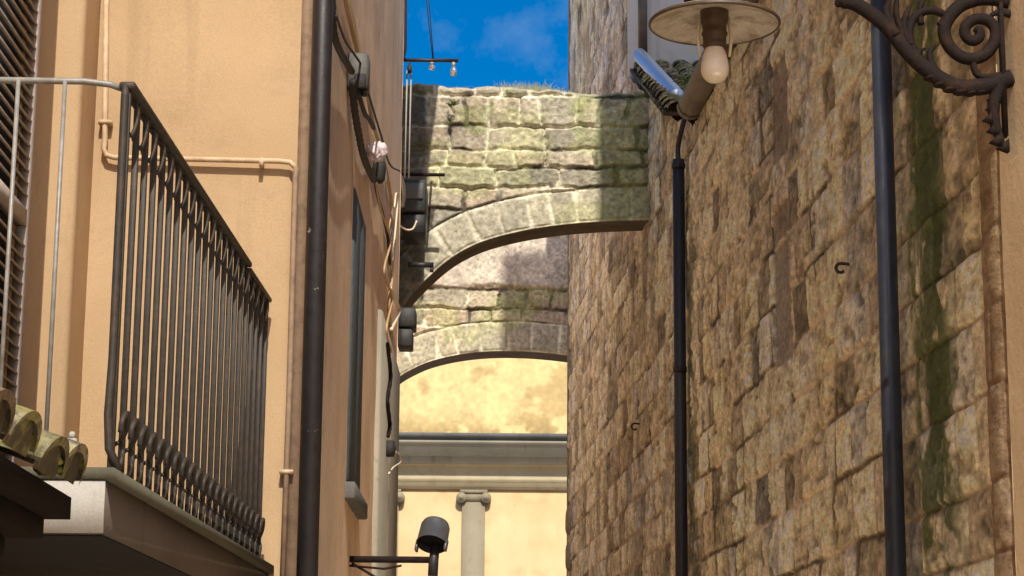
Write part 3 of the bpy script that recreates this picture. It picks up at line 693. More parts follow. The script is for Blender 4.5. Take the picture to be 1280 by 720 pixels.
# ================================================================== ARCHES
def arch(name, label, Yf, thick, bot_px, top_px, x0, x1, rows_px, ring_px, seed, style, nu=330, nb=260):
    t_ = thing(name, label, 'arch', at((x0 + x1) / 2, bot_px[-1][1], Yf))
    B = np.array([at(x, y, Yf)[[0, 2]] for x, y in bot_px]); Tt = np.array([at(x, y, Yf)[[0, 2]] for x, y in top_px])
    Bs = np.array([p[:2] for p in spline([(b[0], b[1], 0) for b in B], 12)])
    X = np.linspace(at(x0, 300, Yf)[0], at(x1, 300, Yf)[0], nu)
    zb = np.interp(X, Bs[:, 0], Bs[:, 1]); zt = np.interp(X, Tt[:, 0], Tt[:, 1])
    zt = zt + .03 * (fbm(X * 5, X * 0, 3, seed) - .5) + .015 * (fbm(X * 14, X * 0, 2, seed + 3) - .5)
    tt = np.linspace(0, 1, nb)
    Xg = np.repeat(X[:, None], nb, 1); Zg = zb[:, None] + (zt - zb)[:, None] * tt[None]
    # distance to and position along the intrados
    seg = np.r_[0, np.cumsum(np.hypot(*np.diff(Bs, axis=0).T))]
    best = np.full(Xg.shape, 9.0); arc = np.zeros(Xg.shape)
    for k in range(len(Bs) - 1):
        a, b = Bs[k], Bs[k+1]; ab = b - a; L2 = (ab ** 2).sum()
        if L2 < 1e-9: continue
        tq = np.clip(((Xg - a[0]) * ab[0] + (Zg - a[1]) * ab[1]) / L2, 0, 1)
        dd = np.hypot(Xg - a[0] - tq * ab[0], Zg - a[1] - tq * ab[1])
        mk = dd < best; best = np.where(mk, dd, best); arc = np.where(mk, seg[k] + tq * math.sqrt(L2), arc)
    ring = ring_px * Yf / F
    wob = .06
    u = Xg + wob * (fbm(Xg * 4, Zg * 4, 3, seed + 5) - .5) + .03 * (fbm(Xg * 16, Zg * 16, 2, seed + 25) - .5); v = Zg + wob * .9 * (fbm(Xg * 3.2, Zg * 4, 3, seed + 9) - .5) + .03 * (fbm(Xg * 16, Zg * 16, 2, seed + 35) - .5)
    rows = np.array(sorted(at(640, y, Yf)[2] for y in rows_px))
    d1, a1, b1, _, _ = stones(u, v, rows, style['lo'], style['hi'], seed, X[0] - 1, X[-1] + 1, style.get('top'))
    rw = np.array([-.5, 0, ring, ring + 5])
    d2, a2, b2, _, _ = stones(arc + .012 * (fbm(Xg * 9, Zg * 9, 2, seed) - .5), best + .015 * (fbm(Xg * 8, Zg * 8, 2, seed + 1) - .5), rw, style['vlo'], style['vhi'], seed + 40, -1, seg[-1] + 1)
    inr = best < ring
    # edge of the ring as a joint for the coursed stones too
    d1 = np.minimum(d1, np.abs(best - ring) + .004)
    d = np.where(inr, d2, d1); ra = np.where(inr, a2, a1); rb_ = np.where(inr, b2, b1)
    jw = np.where(inr, .026, .026)
    joint = 1 - sstep(jw * .3, jw * 1.25, d)
    rough = fbm(Xg * 9, Zg * 9, 5, seed + 11) - .5
    fine = fbm(Xg * 30, Zg * 30, 3, seed + 15) - .5
    amp = np.where(inr, .5, 1.0)
    h = (.040 * (ra - .5) + .016 * sstep(0, .026, d) + .013 * rough + .015 * fine) * amp - .012 * joint
    col = shade_cols(style['cols'], rb_)
    col = np.where(inr[..., None], shade_cols(style['vcols'], b2), col)
    col = col * 1.42 * (.78 + .46 * fbm(Xg * 5, Zg * 5, 5, seed + 17))[..., None]
    jl = sstep(.42, .56, fbm(Xg * 2.4, Zg * 2.4, 3, seed + 19))
    jl = np.where(inr, .75 + .25 * jl, jl)
    col = lerp(col, lerp(C(.07, .06, .045), C(.78, .72, .55), jl[..., None]), (joint * .9)[..., None])
    # lichen and moss
    gm = sstep(.50, .66, fbm(Xg * 2.0, Zg * 2.4, 5, seed + 21)); col = lerp(col, C(.46, .46, .22), (gm * .5)[..., None])
    gm = sstep(.62, .72, fbm(Xg * 3.3 + 4, Zg * 3.6, 5, seed + 22)); col = lerp(col, C(.25, .27, .09), (gm * .5 * np.where(inr, .4, 1))[..., None])
    if 'plaster' in style:
        zp = at(640, style['plaster'], Yf)[2]
        pm = sstep(zp - .03, zp + .05, Zg + .10 * (fbm(Xg * 5, Zg * 5, 4, seed + 31) - .5))
        h = lerp(h, .05 + .012 * rough, pm)
        col = lerp(col, C(.60, .53, .43) * (.75 + .5 * fbm(Xg * 3, Zg * 3, 4, seed + 33))[..., None], pm[..., None])
    if style.get('stain_or_shade'):
        st = 1 - sstep(-.82, -.66, Xg + .08 * (fbm(Xg * 4, Zg * 3, 4, seed + 61) - .5)); col = col * lerp(1, .40, st)[..., None]  # left end darkened in the stone colour to deepen its cast shadow
        st = sstep(.70, .80, Xg + .06 * (fbm(Xg * 4, Zg * 3, 4, seed + 67) - .5)); col = col * lerp(C(1, 1, 1), C(.70, .76, .70), st[..., None])  # right end darkened and greened, shade painted into the stone
    col = col * (1 + 1.0 * fine + .3 * rough)[..., None]
    col = np.clip(col, .02, .85)
    fade = sstep(0, .025, Zg - zb[:, None])
    PF = np.stack([Xg, Yf - h * lerp(.3, 1, fade), Zg], -1)
    # soffit (back to front), front, top (front to back), back face
    ns = 14
    ks = np.linspace(1, 0, ns, endpoint=False)
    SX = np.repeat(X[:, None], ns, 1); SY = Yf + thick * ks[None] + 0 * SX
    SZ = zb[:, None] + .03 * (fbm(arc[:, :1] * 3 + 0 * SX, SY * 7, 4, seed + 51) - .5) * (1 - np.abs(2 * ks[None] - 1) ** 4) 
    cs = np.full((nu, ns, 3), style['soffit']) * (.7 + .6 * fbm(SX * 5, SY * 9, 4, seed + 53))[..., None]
    TX = np.repeat(X[:, None], ns, 1); kt = np.linspace(0, 1, ns + 1)[1:]
    TY = Yf + thick * kt[None] + 0 * TX; TZ = zt[:, None] + .05 * (fbm(TX * 8, TY * 8, 3, seed + 55) - .5) + .03
    ct = np.full((nu, ns, 3), (.40, .35, .24)) * (.7 + .6 * fbm(TX * 6, TY * 6, 4, seed + 57))[..., None]
    BX = X[:, None]; PB = np.stack([BX, np.full_like(BX, Yf + thick), zb[:, None]], -1)
    P = np.concatenate([np.stack([SX, SY, SZ], -1), PF, np.stack([TX, TY, TZ], -1), PB], 1)
    cc = np.concatenate([cs, col, ct, np.full((nu, 1, 3), .25)], 1)
    mb = MB(); mb.grid(P, cc, closed_v=False)
    mb.build('masonry', M['arch_stone'], t_, smooth=True)
    return t_, X, zt
a_cols = [(0, C(.20, .185, .14)), (.3, C(.28, .25, .185)), (.55, C(.36, .31, .225)), (.8, C(.32, .25, .18)), (1, C(.24, .22, .17))]
v_cols = [(0, C(.27, .25, .19)), (.4, C(.34, .31, .23)), (.8, C(.30, .28, .21)), (1, C(.36, .32, .23))]
Y1 = 18.8
top1 = [(440, 110), (497, 109), (540, 109), (560, 113), (600, 112), (640, 114), (700, 117), (740, 120), (815, 120), (860, 122)]
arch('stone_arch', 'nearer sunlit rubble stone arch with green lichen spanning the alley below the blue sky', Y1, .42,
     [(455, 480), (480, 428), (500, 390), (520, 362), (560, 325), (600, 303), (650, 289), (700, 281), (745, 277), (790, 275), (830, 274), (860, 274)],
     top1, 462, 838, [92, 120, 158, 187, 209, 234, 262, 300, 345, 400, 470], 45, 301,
     dict(lo=.20, hi=.56, vlo=.15, vhi=.27, top=(.16, .34), stain_or_shade=True, cols=a_cols, vcols=v_cols, soffit=(.13, .105, .08)))
Y2 = 27.2
arch('stone_arch', 'farther lower stone arch with plastered top seen through the nearer arch', Y2, .5,
     [(430, 540), (487, 481), (520, 459), (555, 447), (600, 440), (650, 439), (700, 443), (740, 450), (790, 470)],
     [(420, 270), (640, 268), (800, 270)], 440, 780, [250, 300, 362, 386, 408, 435, 470, 520, 560], 38, 411,
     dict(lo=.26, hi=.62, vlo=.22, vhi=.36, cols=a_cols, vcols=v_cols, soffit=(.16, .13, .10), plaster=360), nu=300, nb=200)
# ivy tuft on the nearer arch and dry grass along its top
weed('ivy_tuft', at(566, 132, Y1 - .08), 12, .12, 'upper small green ivy tuft growing from the nearer arch', 'plant', 8, 1.0)
weed('ivy_tuft', at(563, 152, Y1 - .07), 9, .09, 'lower small green ivy tuft growing from the nearer arch', 'plant', 18, 1.0)
rg = np.random.default_rng(9); mb = MB()
for i in range(420):
    xp = rg.choice([rg.normal(655, 28), rg.uniform(560, 705)]); b0 = at(xp, 113, Y1 + rg.uniform(.0, .4)); b0[2] += rg.uniform(-.03, .0)
    l = rg.uniform(.03, .10) * (1.2 if 620 < xp < 690 else .7); d = C(rg.normal(0, .35), rg.normal(0, .3), 1)
    s_ = C(.0022, 0, 0); tip = b0 + d * l + C(rg.normal(0, .02), 0, -.01)
    cc = lerp(C(.40, .34, .16), C(.26, .28, .10), rg.random())
    mb.add([b0 - s_, b0 + s_, b0 + d * l * .55 + s_ * .7, tip, b0 + d * l * .55 - s_ * .7], [(0, 1, 2, 3, 4)], cc)
tag(mb.build('dry_grass', M['leaf']), 'thin dry grass growing along the top of the nearer arch', 'grass', kind='stuff')

# ================================================================== FAR FACADE
fb = thing('far_palace', 'bright yellow palace facade with grey cornice and pilasters beyond the arches', 'building', (0, 45, 0))
YF = 45.0
def zf(y, Y=YF): return at(600, y, Y)[2]
def xf_(x, Y=YF): return at(x, 640, Y)[0]
mb = MB(); mb.box((-9, YF, 0), (9, YF + 1, zf(583))); mb.build('wall', M['yellow'], fb)
mb = MB(); mb.box((-9, YF + .36, zf(560)), (9, YF + 2, 12.2), col=(.85, .66, .32))
Xg, Zg = np.meshgrid(np.linspace(-6, 6, 400), np.linspace(zf(556), 12.19, 150), indexing='ij')
n1 = fbm(Xg * 2.0, Zg * 2.6, 6, 501); n2 = fbm(Xg * 4, Zg * 5, 5, 511); zb_ = zf(546)
st = sstep(.50, .62, n1 * .6 + n2 * .4 + .035 * sstep(-.5, 1.2, Xg)) * .55
bandm = (1 - sstep(zb_ + .1, zb_ + .75, Zg + .5 * (n2 - .5))) * sstep(.38, .56, n2)
cc = lerp(C(.72, .55, .25), C(.40, .26, .10), st[..., None]); cc = lerp(cc, C(.40, .27, .11), (bandm * .85)[..., None])
cc = cc * (.86 + .28 * fbm(Xg * 9, Zg * 9, 4, 521))[..., None]
mb.grid(np.stack([Xg, YF + .35 + 0 * Xg, Zg], -1), cc)
mb.build('attic_wall', M['attic'], fb)
mb = MB()
prof = [(0.02, 612), (-.06, 612), (-.06, 609), (-.10, 608), (-.10, 603), (-.14, 601.5), (-.14, 598), (-.06, 597), (-.06, 584), (-.16, 582)]
def molding(prof, name, mat, x0=-9, x1=9):
    mb = MB(); pts = [(YF + a, zf(b)) for a, b in prof]; n_ = len(pts)
    V = [(x0, a, b) for a, b in pts] + [(x1, a, b) for a, b in pts]
    mb.add(V, [(k, k + 1, n_ + k + 1, n_ + k) for k in range(n_ - 1)]); return mb.build(name, mat, fb)
molding(prof, 'entablature', M['palace_stone'])
M['cornice'] = stucco('cool grey cornice', (0.27, 0.245, 0.185), (0.21, 0.19, 0.145), (0.33, 0.30, 0.23), (0.10, 0.09, 0.07), 0.5)
molding([(-.16, 582), (-.30, 581), (-.30, 573), (-.42, 572.5), (-.42, 559), (-.50, 558), (-.50, 555), (.4, 553)], 'cornice', M['cornice'])
molding([(.4, 552.5), (-.46, 554.5), (-.46, 551), (-.55, 550.5), (-.55, 546), (.36, 544.5)], 'gutter_strip', M['sill'])
for cx in (592, 484, 812, 376):
    X = xf_(cx); wd = .235
    pl_ = MB(); pl_.box((X - wd, YF - .09, 0), (X + wd, YF - .003, zf(627)))
    po = pl_.build('pilaster', M['pilaster_stone'], fb)
    mb = MB()
    mb.box((X - wd * 1.2, YF - .13, zf(617.5)), (X + wd * 1.2, YF - .004, zf(613)))
    mb.box((X - wd * 1.0, YF - .11, zf(627)), (X + wd * 1.0, YF - .004, zf(617.5) - .003))
    for sg in (-1, 1):
        c0 = C(X + sg * wd * 1.08, YF - .11, zf(623))
        mb.tube([c0 - C(0, .06, 0), c0 + C(0, .07, 0)], .105, 20)
        mb.tube([c0 - C(0, .075, 0), c0 - C(0, .06, 0)], .065, 18); mb.tube([c0 - C(0, .09, 0), c0 - C(0, .07, 0)], .03, 14)
    o = mb.build('capital', M['pilaster_stone'], fb)
    o.parent = po; 
    # pilaster mesh is stored relative to the facade base, so the capital keeps that frame

# ================================================================== LEFT: peach building with side wall on the alley
YBF, YBE = 8.5, 15.35
def lx(Y): return LC + LM * Y
pb = thing('peach_house', 'peach stuccoed house with a sunlit end wall crossed by a thin pipe', 'building', (-2, 12, 0))
# front wall (with pilaster base line), side wall with window opening
XL = -1.62
mb = MB()
xs = np.linspace(-6, lx(YBF), 120); zs = np.linspace(0, 10.4, 200)
Xg, Zg = np.meshgrid(xs, zs, indexing='ij')
mb.grid(np.stack([Xg, YBF + .010 * (fbm(Xg * 2.2, Zg * 2.2, 4, 3) - .5), Zg], -1))
mb.build('front_wall', M['peach'], pb, smooth=True)
wa = on_left(437, 400); wb = on_left(453, 400); ws = on_left(434, 606)
WY0, WY1 = wa[1], wb[1]; WZ0, WZ1 = ws[2], on_left(424, 100)[2]
WZ1 = on_left(441, 231)[2]
mb = MB()
def sidepatch(y0, y1, z0, z1):
    n1 = max(2, int((y1 - y0) / .05)); n2 = max(2, int((z1 - z0) / .05))
    Yg, Zg = np.meshgrid(np.linspace(y0, y1, n1), np.linspace(z0, z1, n2), indexing='ij')
    mb.grid(np.stack([lx(Yg) + .016 * (fbm(Yg * 2, Zg * 2, 4, 8) - .5) * sstep(0, .15, Yg - YBF), Yg, Zg], -1))
sidepatch(YBF, WY0, 0, 10.4); sidepatch(WY1, YBE, 0, 10.4); sidepatch(WY0, WY1, 0, WZ0); sidepatch(WY0, WY1, WZ1, 10.4)
X = lx(11)
mb.add([(X, WY0, WZ0), (X - .2, WY0, WZ0), (X - .2, WY0, WZ1), (X, WY0, WZ1)], [(0, 1, 2, 3)])
mb.add([(X, WY1, WZ0), (X - .2, WY1, WZ0), (X - .2, WY1, WZ1), (X, WY1, WZ1)], [(3, 2, 1, 0)])
mb.add([(X, WY0, WZ1), (X - .2, WY0, WZ1), (X - .2, WY1, WZ1), (X, WY1, WZ1)], [(0, 1, 2, 3)])
mb.add([(lx(YBE), YBE, 0), (-6, YBE, 0), (-6, YBE, 10.4), (lx(YBE), YBE, 10.4)], [(0, 1, 2, 3)])
mb.add([(-6, YBF, 10.4), (lx(YBF), YBF, 10.4), (lx(YBE), YBE, 10.4), (-6, YBE, 10.4)], [(0, 1, 2, 3)])
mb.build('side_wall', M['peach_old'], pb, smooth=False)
mb = MB()
mb.box((-6, YBF - .0, 10.42), (-.80, 16.3, 10.52)); mb.box((-.798, 13.5, 10.42), (-.36, 16.3, 10.52))
for Y in np.arange(13.6, 16.2, .6): mb.box((-.95, Y, 10.28), (-.42, Y + .09, 10.415))
mb.build('eaves', M['wood_dark'], pb)
wn = bpy.data.objects.new('window', None)
mb = MB(); mb.box((X - .19, WY0 + .003, WZ0 + .003), (X - .17, WY1 - .003, WZ1 - .003)); win = mb.build('window', M['dark'], pb)
bpy.data.objects.remove(wn)
mb = MB(); ym = (WY0 + WY1) / 2
mb.box((X - .03, WY0 + .01, WZ0 + .01), (X + .014, ym - .004, WZ1 - .01), bev=.006)
o = mb.build('shutter', M['teal'], pb); o.parent = win
mb = MB(); mb.box((X - .03, ym + .004, WZ0 + .01), (X + .014, WY1 - .01, WZ1 - .01), bev=.006)
o = mb.build('shutter', M['teal'], pb); o.parent = win
mb = MB()
mb.box((X - .15, WY0 - .06, WZ0 - .09), (X + .055, WY1 + .03, WZ0 - .003), bev=.008); o = mb.build('sill', M['sill'], pb); o.parent = win
# stone strip at the far corner
mb = MB(); za = on_left(470, 380)[2]
mb.box((lx(YBE) - .3, YBE - 2.2, 0), (lx(YBE) + .022, YBE + .02, za), bev=.015)
mb.build('corner_strip', M['strip_stone'], pb)
mb = MB(); mb.box((lx(YBF) - .02, YBF - .012, 0), (lx(YBF) + .022, YBF + .05, 10.2)); mb.build('corner_shade_bead', M['shaded_peach'], pb)  # dark brown bead paints the shaded strip at the corner

# building mass behind (holds the arches)
mb = MB()
mb.box((-6, YBE + .05, 0), (-1.06, 19.25, 8.2)); mb.box((-6, 19.26, 0), (-1.72, 31, 9.0))
tag(mb.build('rear_house', M['peach_old']), 'house wall behind the peach house carrying the left ends of the arches', 'building')

# pipes on the left building
a = on_left(403, 0, .075); b = on_left(383, 720, .075); p = on_left(394, 360, .075)
drainpipe([C(p[0], p[1], .05), C(p[0], p[1], 7.8)], .041, M['pipe_brown'], 'thick dark brown drainpipe at the corner of the peach house', [(p[0], p[1], 1.9)])
a = at(503, -60, 15.55); b = at(502, 62, 15.55)
mb = MB(); mb.tube([a, b, at(499, 74, 15.5), at(490, 82, 15.5)], .04, 14)
tag(mb.build('drainpipe', M['pipe_blue'], smooth=True), 'short dark grey pipe end at the top far corner of the peach house', 'drainpipe')
YP = YBF - .035
pts = [at(133.5, -80, YP), at(131, 175, YP), at(129.5, 186, YP), at(133, 194, YP), at(143, 197, YP), at(350, 201.5, YP), at(363, 203, YP), at(370, 210, YP - .01), at(369, 224, YP - .01), at(362, 480, YP), at(352, 760, YP)]
tp = thing('wall_pipe', 'thin peach painted pipe running across the end wall of the peach house', 'pipe', at(250, 199, YP))
MB().tube(pts[:8], .0112, 12).build('pipe', M['peach_pipe'], tp, smooth=True)
tag(MB().tube([pts[7] + C(0, 0, .003)] + pts[8:], .0116, 12).build('pipe', M['shaded_peach'], tp, smooth=True), 'downward length of pipe coloured brown for its shade')
for (x, y) in ((131.5, 153), (327, 203), (358, 590)):
    c0 = at(x, y, YP); mb = MB()
    if x == 327: mb.box((-.008, -.016, -.02), (.008, .03, .016), at=c0)
    else: mb.box((-.026, -.014, -.008), (.026, .03, .008), at=c0)
    mb.build('clamp', M['peach_pipe'], tp)

# ================================================================== LEFT NEAR: building with louvred shutter
XA = -1.80
nb_ = thing('shuttered_house', 'peach house at the far left with a brown louvred shutter and the balcony', 'building', (XA - 1, 5, 0))
mb = MB()
pts = [(XA, -6), (XA, 8.195)]
cv = []
x2 = at(112, 300, YBF)[0]
xp_ = at(97, 200, 8.2)[0]
cv = [(XA + .02, 8.2), (xp_ - .03, 8.2), (xp_ - .012, 8.205), (xp_ - .003, 8.215), (xp_, 8.235), (xp_, YBF + .02)]
line = pts[:2] + cv
zs = np.concatenate([np.linspace(0, 7, 80), [12]])
P = np.array([[(a - .02 * 0, b, z) for z in zs] for a, b in line])
mb.grid(P)
mb.add([(XA, -6, 0), (XA - 4, -6, 0), (XA - 4, -6, 12), (XA, -6, 12)], [(0, 1, 2, 3)])
mb.add([(XA, -6, 12), (XA - 4, -6, 12), (XA - 4, 8.5, 12), (XA, 8.5, 12)], [(0, 1, 2, 3)])
mb.build('wall', M['peach'], nb_, smooth=False)
# louvred shutter lying on the wall
SY0, SY1, SZ0, SZ1 = 6.95, 7.69, 2.36, 5.4
xs_ = XA + .045
mb = MB()
mb.box((xs_ - .02, SY1 - .06, SZ0), (xs_ + .022, SY1, SZ1), bev=.004); mb.box((xs_ - .02, SY0, SZ0), (xs_ + .022, SY0 + .06, SZ1), bev=.004)
for z in (SZ0, SZ0 + 1.10, SZ1 - .09): mb.box((xs_ - .018, SY0 + .06, z), (xs_ + .020, SY1 - .06, z + .06))
sh = mb.build('shutter', M['shutter'], nb_)
mb = MB()
z = SZ0 + .12
while z < SZ1 - .12:
    if not (SZ0 + 1.08 < z < SZ0 + 1.19):
        ca, sa = math.cos(R(38)), math.sin(R(38))
        rot = np.array([[ca, 0, sa], [0, 1, 0], [-sa, 0, ca]])
        mb.box((-.022, SY0 + .06, -.004), (.022, SY1 - .06, .004), rot=rot, at=(xs_, 0, z))
    z += .046
o = mb.build('slats', M['shutter'], nb_); o.parent = sh
mb = MB(); mb.box((xs_ - .042, SY0 + .05, SZ0 + .05), (xs_ - .034, SY1 - .05, SZ1 - .05)); o = mb.build('shutter_back', M['dark'], nb_); o.parent = sh

# ------------------------------------------------------------------ balcony
bal = thing('balcony', 'narrow balcony with black iron balusters and scrolls on a rendered slab at left', 'balcony', (-1.4, 7, 2.17))
ZS = 2.335
o0, o1 = C(-1.018, 5.62), C(-.905, YBF - .004)
def slabpoly(mb, ins, z0, z1, yb=0.0):
    a, b = o0 + C(-ins, ins + yb), o1 + C(-ins, 0)
    v = [(XA + .003, a[1], z0), (a[0], a[1], z0), (b[0], b[1], z0), (XA + .003, b[1], z0)]
    v += [(x, y, z1) for x, y, _ in v]
    mb.add(v, [(0,3,2,1),(4,5,6,7),(0,1,5,4),(1,2,6,5),(2,3,7,6),(3,0,4,7)])
mb = MB(); slabpoly(mb, .02, ZS - .17, ZS - .032); mb.build('slab', M['slab'], bal)
mb = MB(); slabpoly(mb, .024, ZS - .176, ZS - .172); mb.build('underside_shade_sheet', M['shade_render'], bal)  # added dark sheet that paints the shade below the slab
mb = MB(); slabpoly(mb, 0, ZS - .03, ZS); mb.build('edge_stone', M['lip'], bal)
mb = MB(); a = o0 + C(-.022, .018); mb.box((XA + .01, a[1] - .012, ZS - .168), (a[0] + .0, a[1], ZS - .034)); mb.build('painted_end', M['white_pl'], bal)
r0_, r1_ = C(-1.045, 5.72), C(-.962, YBF - .06)
ZR = 3.385
e0 = C(XA + .02, 5.70)
mb = MB()
rail = [C(e0[0], e0[1], ZR + .012), C(r0_[0] - .12, r0_[1] - .01, ZR + .012), C(r0_[0] - .05, r0_[1] - .004, ZR + .006), C(r0_[0] - .012, r0_[1] + .01, ZR - .004)]
mb.tube(rail, .009, 10)
mb.build('end_rail', M['steel'], bal, smooth=True)
mb = MB()
d = C(r1_[0] - r0_[0], r1_[1] - r0_[1], 0); L = np.linalg.norm(d); d /= L; nrm = C(-d[1], d[0], 0)
RT = np.array([[-nrm[0], d[0], 0], [-nrm[1], d[1], 0], [0, 0, 1]])
mb.box((-.022, -.02, -.010), (.022, L * .80, .010), rot=RT, at=(r0_[0], r0_[1], ZR), bev=.004)
mb.box((-.022, L * .80 - .0, -.028), (.022, L, -.010), rot=RT, at=(r0_[0], r0_[1], ZR), bev=.004)
mb.build('top_rail', M['iron'], bal)
NBAL = 21
def bar_mesh(q):
    mb = MB(); q3 = C(q[0], q[1], 0)
    mb.box((-.0086, -.0075, ZS + .0), (.0086, .0075, ZR - .012), rot=RT, at=q3, bev=.0015); return mb
first = None
def place_part(proto, dv, name):
    c_ = proto.copy(); COL.objects.link(c_); c_.parent = bal; c_.location = proto.location + Vector(dv); return c_
b0 = bar_mesh(r0_).build('baluster', M['iron'], bal)
rgb = np.random.default_rng(4)
for k in range(1, NBAL + 1):
    c_ = place_part(b0, (*(d[:2] * L * k / NBAL), 0), 'baluster')
# thicker corner newel, its foot swept outwards
mb = MB(); q = C(r0_[0] - .006, r0_[1] - .012, 0)
mb.tube([q + C(0, 0, ZR - .0), q + C(0, 0, ZR - .03), q + C(0, 0, ZS + .30), q + C(-.004, -.004, ZS + .15), q + C(.002, -.002, ZS + .06), q + C(.03, 0, ZS + .005)], [.010, .0115, .0115, .0115, .0115, .011], 8)
mb.build('newel', M['iron'], bal)
def strap(cx, cz, ry, rz, wd, th_):
    """flat iron oval loop standing in the plane of the railing"""
    mb = MB(); n_ = 22
    for (w0, w1) in ((-wd / 2, wd / 2),):
        P = np.zeros((n_, 4, 3))
        for i in range(n_):
            t = 2 * math.pi * i / n_
            for j, (ww, rr) in enumerate(((w0, 0), (w1, 0), (w1, -th_), (w0, -th_))):
                P[i, j] = (ww, (ry + rr) * math.cos(t) * (1 + .25 * math.sin(t)), (rz + rr) * math.sin(t))
        P = P @ RT.T + C(cx[0], cx[1], cz)
        mb.grid(P, closed_u=True, closed_v=True)
    return mb
step = L / NBAL
c0 = r0_ + d[:2] * step * .5
def loop(cz, rx, rz, r_, sy=0.0):
    mb = MB(); n_ = 20; q = C(c0[0], c0[1], 0)
    P = [q + C(*(RT @ C(rx * math.cos(t) * (1 + .2 * math.sin(t)), .012 * math.sin(t) + sy, rz * math.sin(t) + cz))) for t in np.linspace(0, 2 * math.pi, n_, endpoint=False)]
    P = P + P[:2]
    return mb.tube(P, r_, 6)
ts = loop(ZR - .070, .0150, .052, .0058).tube([C(c0[0], c0[1], ZR - .125) + d * -.03, C(c0[0], c0[1], ZR - .112), C(c0[0], c0[1], ZR - .125) + d * .03], .004, 6).build('scroll', M['iron'], bal, smooth=False)
mbb = loop(ZS + .046, .0160, .042, .0066)
# upper lobe of the foot ornament: a leaf curling off each bar
q = C(c0[0], c0[1], 0)
P1 = [q + d * -.01 + C(.012, 0, ZS + .09), q + d * .02 + C(.02, 0, ZS + .13), q + d * -.01 + C(.026, 0, ZS + .165), q + d * -.04 + C(.02, 0, ZS + .14), q + d * -.035 + C(.016, 0, ZS + .11)]
mbb.tube(spline(P1, 4), .008, 6)
tsb = mbb.build('scroll', M['iron'], bal, smooth=False)
for k in range(1, NBAL):
    for pr in (ts, tsb): place_part(pr, (*(d[:2] * step * k), 0), 'scroll')
# end balusters, lighter steel
mb = MB(); xq = at(68, 350, 5.70)[0]
mb.tube([C(xq, 5.70, ZS), C(xq, 5.70, ZR + .01)], .0062, 8); e_ = mb.build('baluster', M['steel'], bal, smooth=True)
tag(e_, 'bare grey steel baluster of the balcony end')
for k in (1, 2, 3): place_part(e_, (-.126 * k, 0, 0), 'baluster')
# small white fitting on the balcony floor by the wall
a = at(90, 548, 6.6)
mb = MB(); mb.box((-.016, -.012, -.07), (.016, .012, .0), at=a, bev=.004); mb.tube([a + C(0, 0, .0), a + C(0, 0, .02)], [.012, .008], 10); mb.tube([C(a[0], a[1], ZS), a - C(0, 0, .069)], .012, 8)
tag(mb.build('outdoor_tap_post', M['white_pl']), 'small white post on the balcony floor just above the mossy tiles', 'post')

# ------------------------------------------------------------------ tiled canopy, lower left
cn = thing('tiled_canopy', 'small mossy clay tile canopy on dark timber at the lower left edge', 'canopy', (-1.3, 4.6, 2.1))
mb = MB()
ZE = at(92, 600, 5.15)[2]
xa, xb = at(92, 580, 5.25)[0], at(-2, 500, 4.45)[0]
du = C(xa - xb, .80, 0); du /= np.linalg.norm(du); dvv = C(-du[1], du[0], .42); dvv /= np.linalg.norm(dvv)
org = C(xa, 5.25, ZE - .0) - du * .27 * 11.4
tile_roof(mb, org, du, dvv, 12, 3, .27, .33, 12, .5, samples=11, lift=.012, caps=True, hgt=.62, pan=False, tint=.62)
mb.build('roof', M['tile'], cn, autosmooth=35)
rgm = np.random.default_rng(31); mb = MB()
for k in range(46):
    t_k = rgm.uniform(0, 11.5); q0 = org + du * .27 * t_k + dvv * rgm.uniform(-.03, .16) + C(0, 0, .62 * .12 * abs(math.cos(math.pi * t_k)) + rgm.uniform(-.01, .01))
    rr_ = rgm.uniform(.010, .026); th = np.linspace(0, 2 * math.pi, 12, endpoint=False); ph = np.linspace(-math.pi / 2, math.pi / 2, 8)
    T, Pp = np.meshgrid(th, ph, indexing='ij'); r2 = rr_ * (1 + .9 * (fbm(T * 2 + k, Pp * 3, 3, 600 + k) - .5)); r2[:, 0] = r2[:, 0].mean(); r2[:, -1] = r2[:, -1].mean()
    cm = lerp(C(.10, .115, .03), C(.34, .32, .10), rgm.random())
    mb.grid(np.stack([r2 * np.cos(T) * np.cos(Pp), r2 * np.sin(T) * np.cos(Pp), .7 * r2 * np.sin(Pp)], -1) + q0, np.full(T.shape + (3,), cm), closed_u=True)
o = mb.build('moss', M['leaf'], cn); o['kind'] = 'stuff'
for z0, z1, ins, y1 in ((-.075, -.022, .015, 5.32), (-.125, -.078, .07, 5.28), (-.178, -.128, .15, 5.23), (-.235, -.181, .24, 5.17)):
    mb = MB(); q0 = C(xa - ins, y1, 0); q1 = q0 - du * 3.0
    v = [q1 + C(0, 0, ZE + z0), q0 + C(0, 0, ZE + z0), C(XA + .002, y1, ZE + z0), C(XA + .002, q1[1], ZE + z0)]
    v += [p + C(0, 0, z1 - z0) for p in v]
    mb.add(v, [(0,1,2,3),(7,6,5,4),(0,4,5,1),(1,5,6,2),(2,6,7,3),(3,7,4,0)]); mb.build('eave_board', M['wood_dark'], cn)

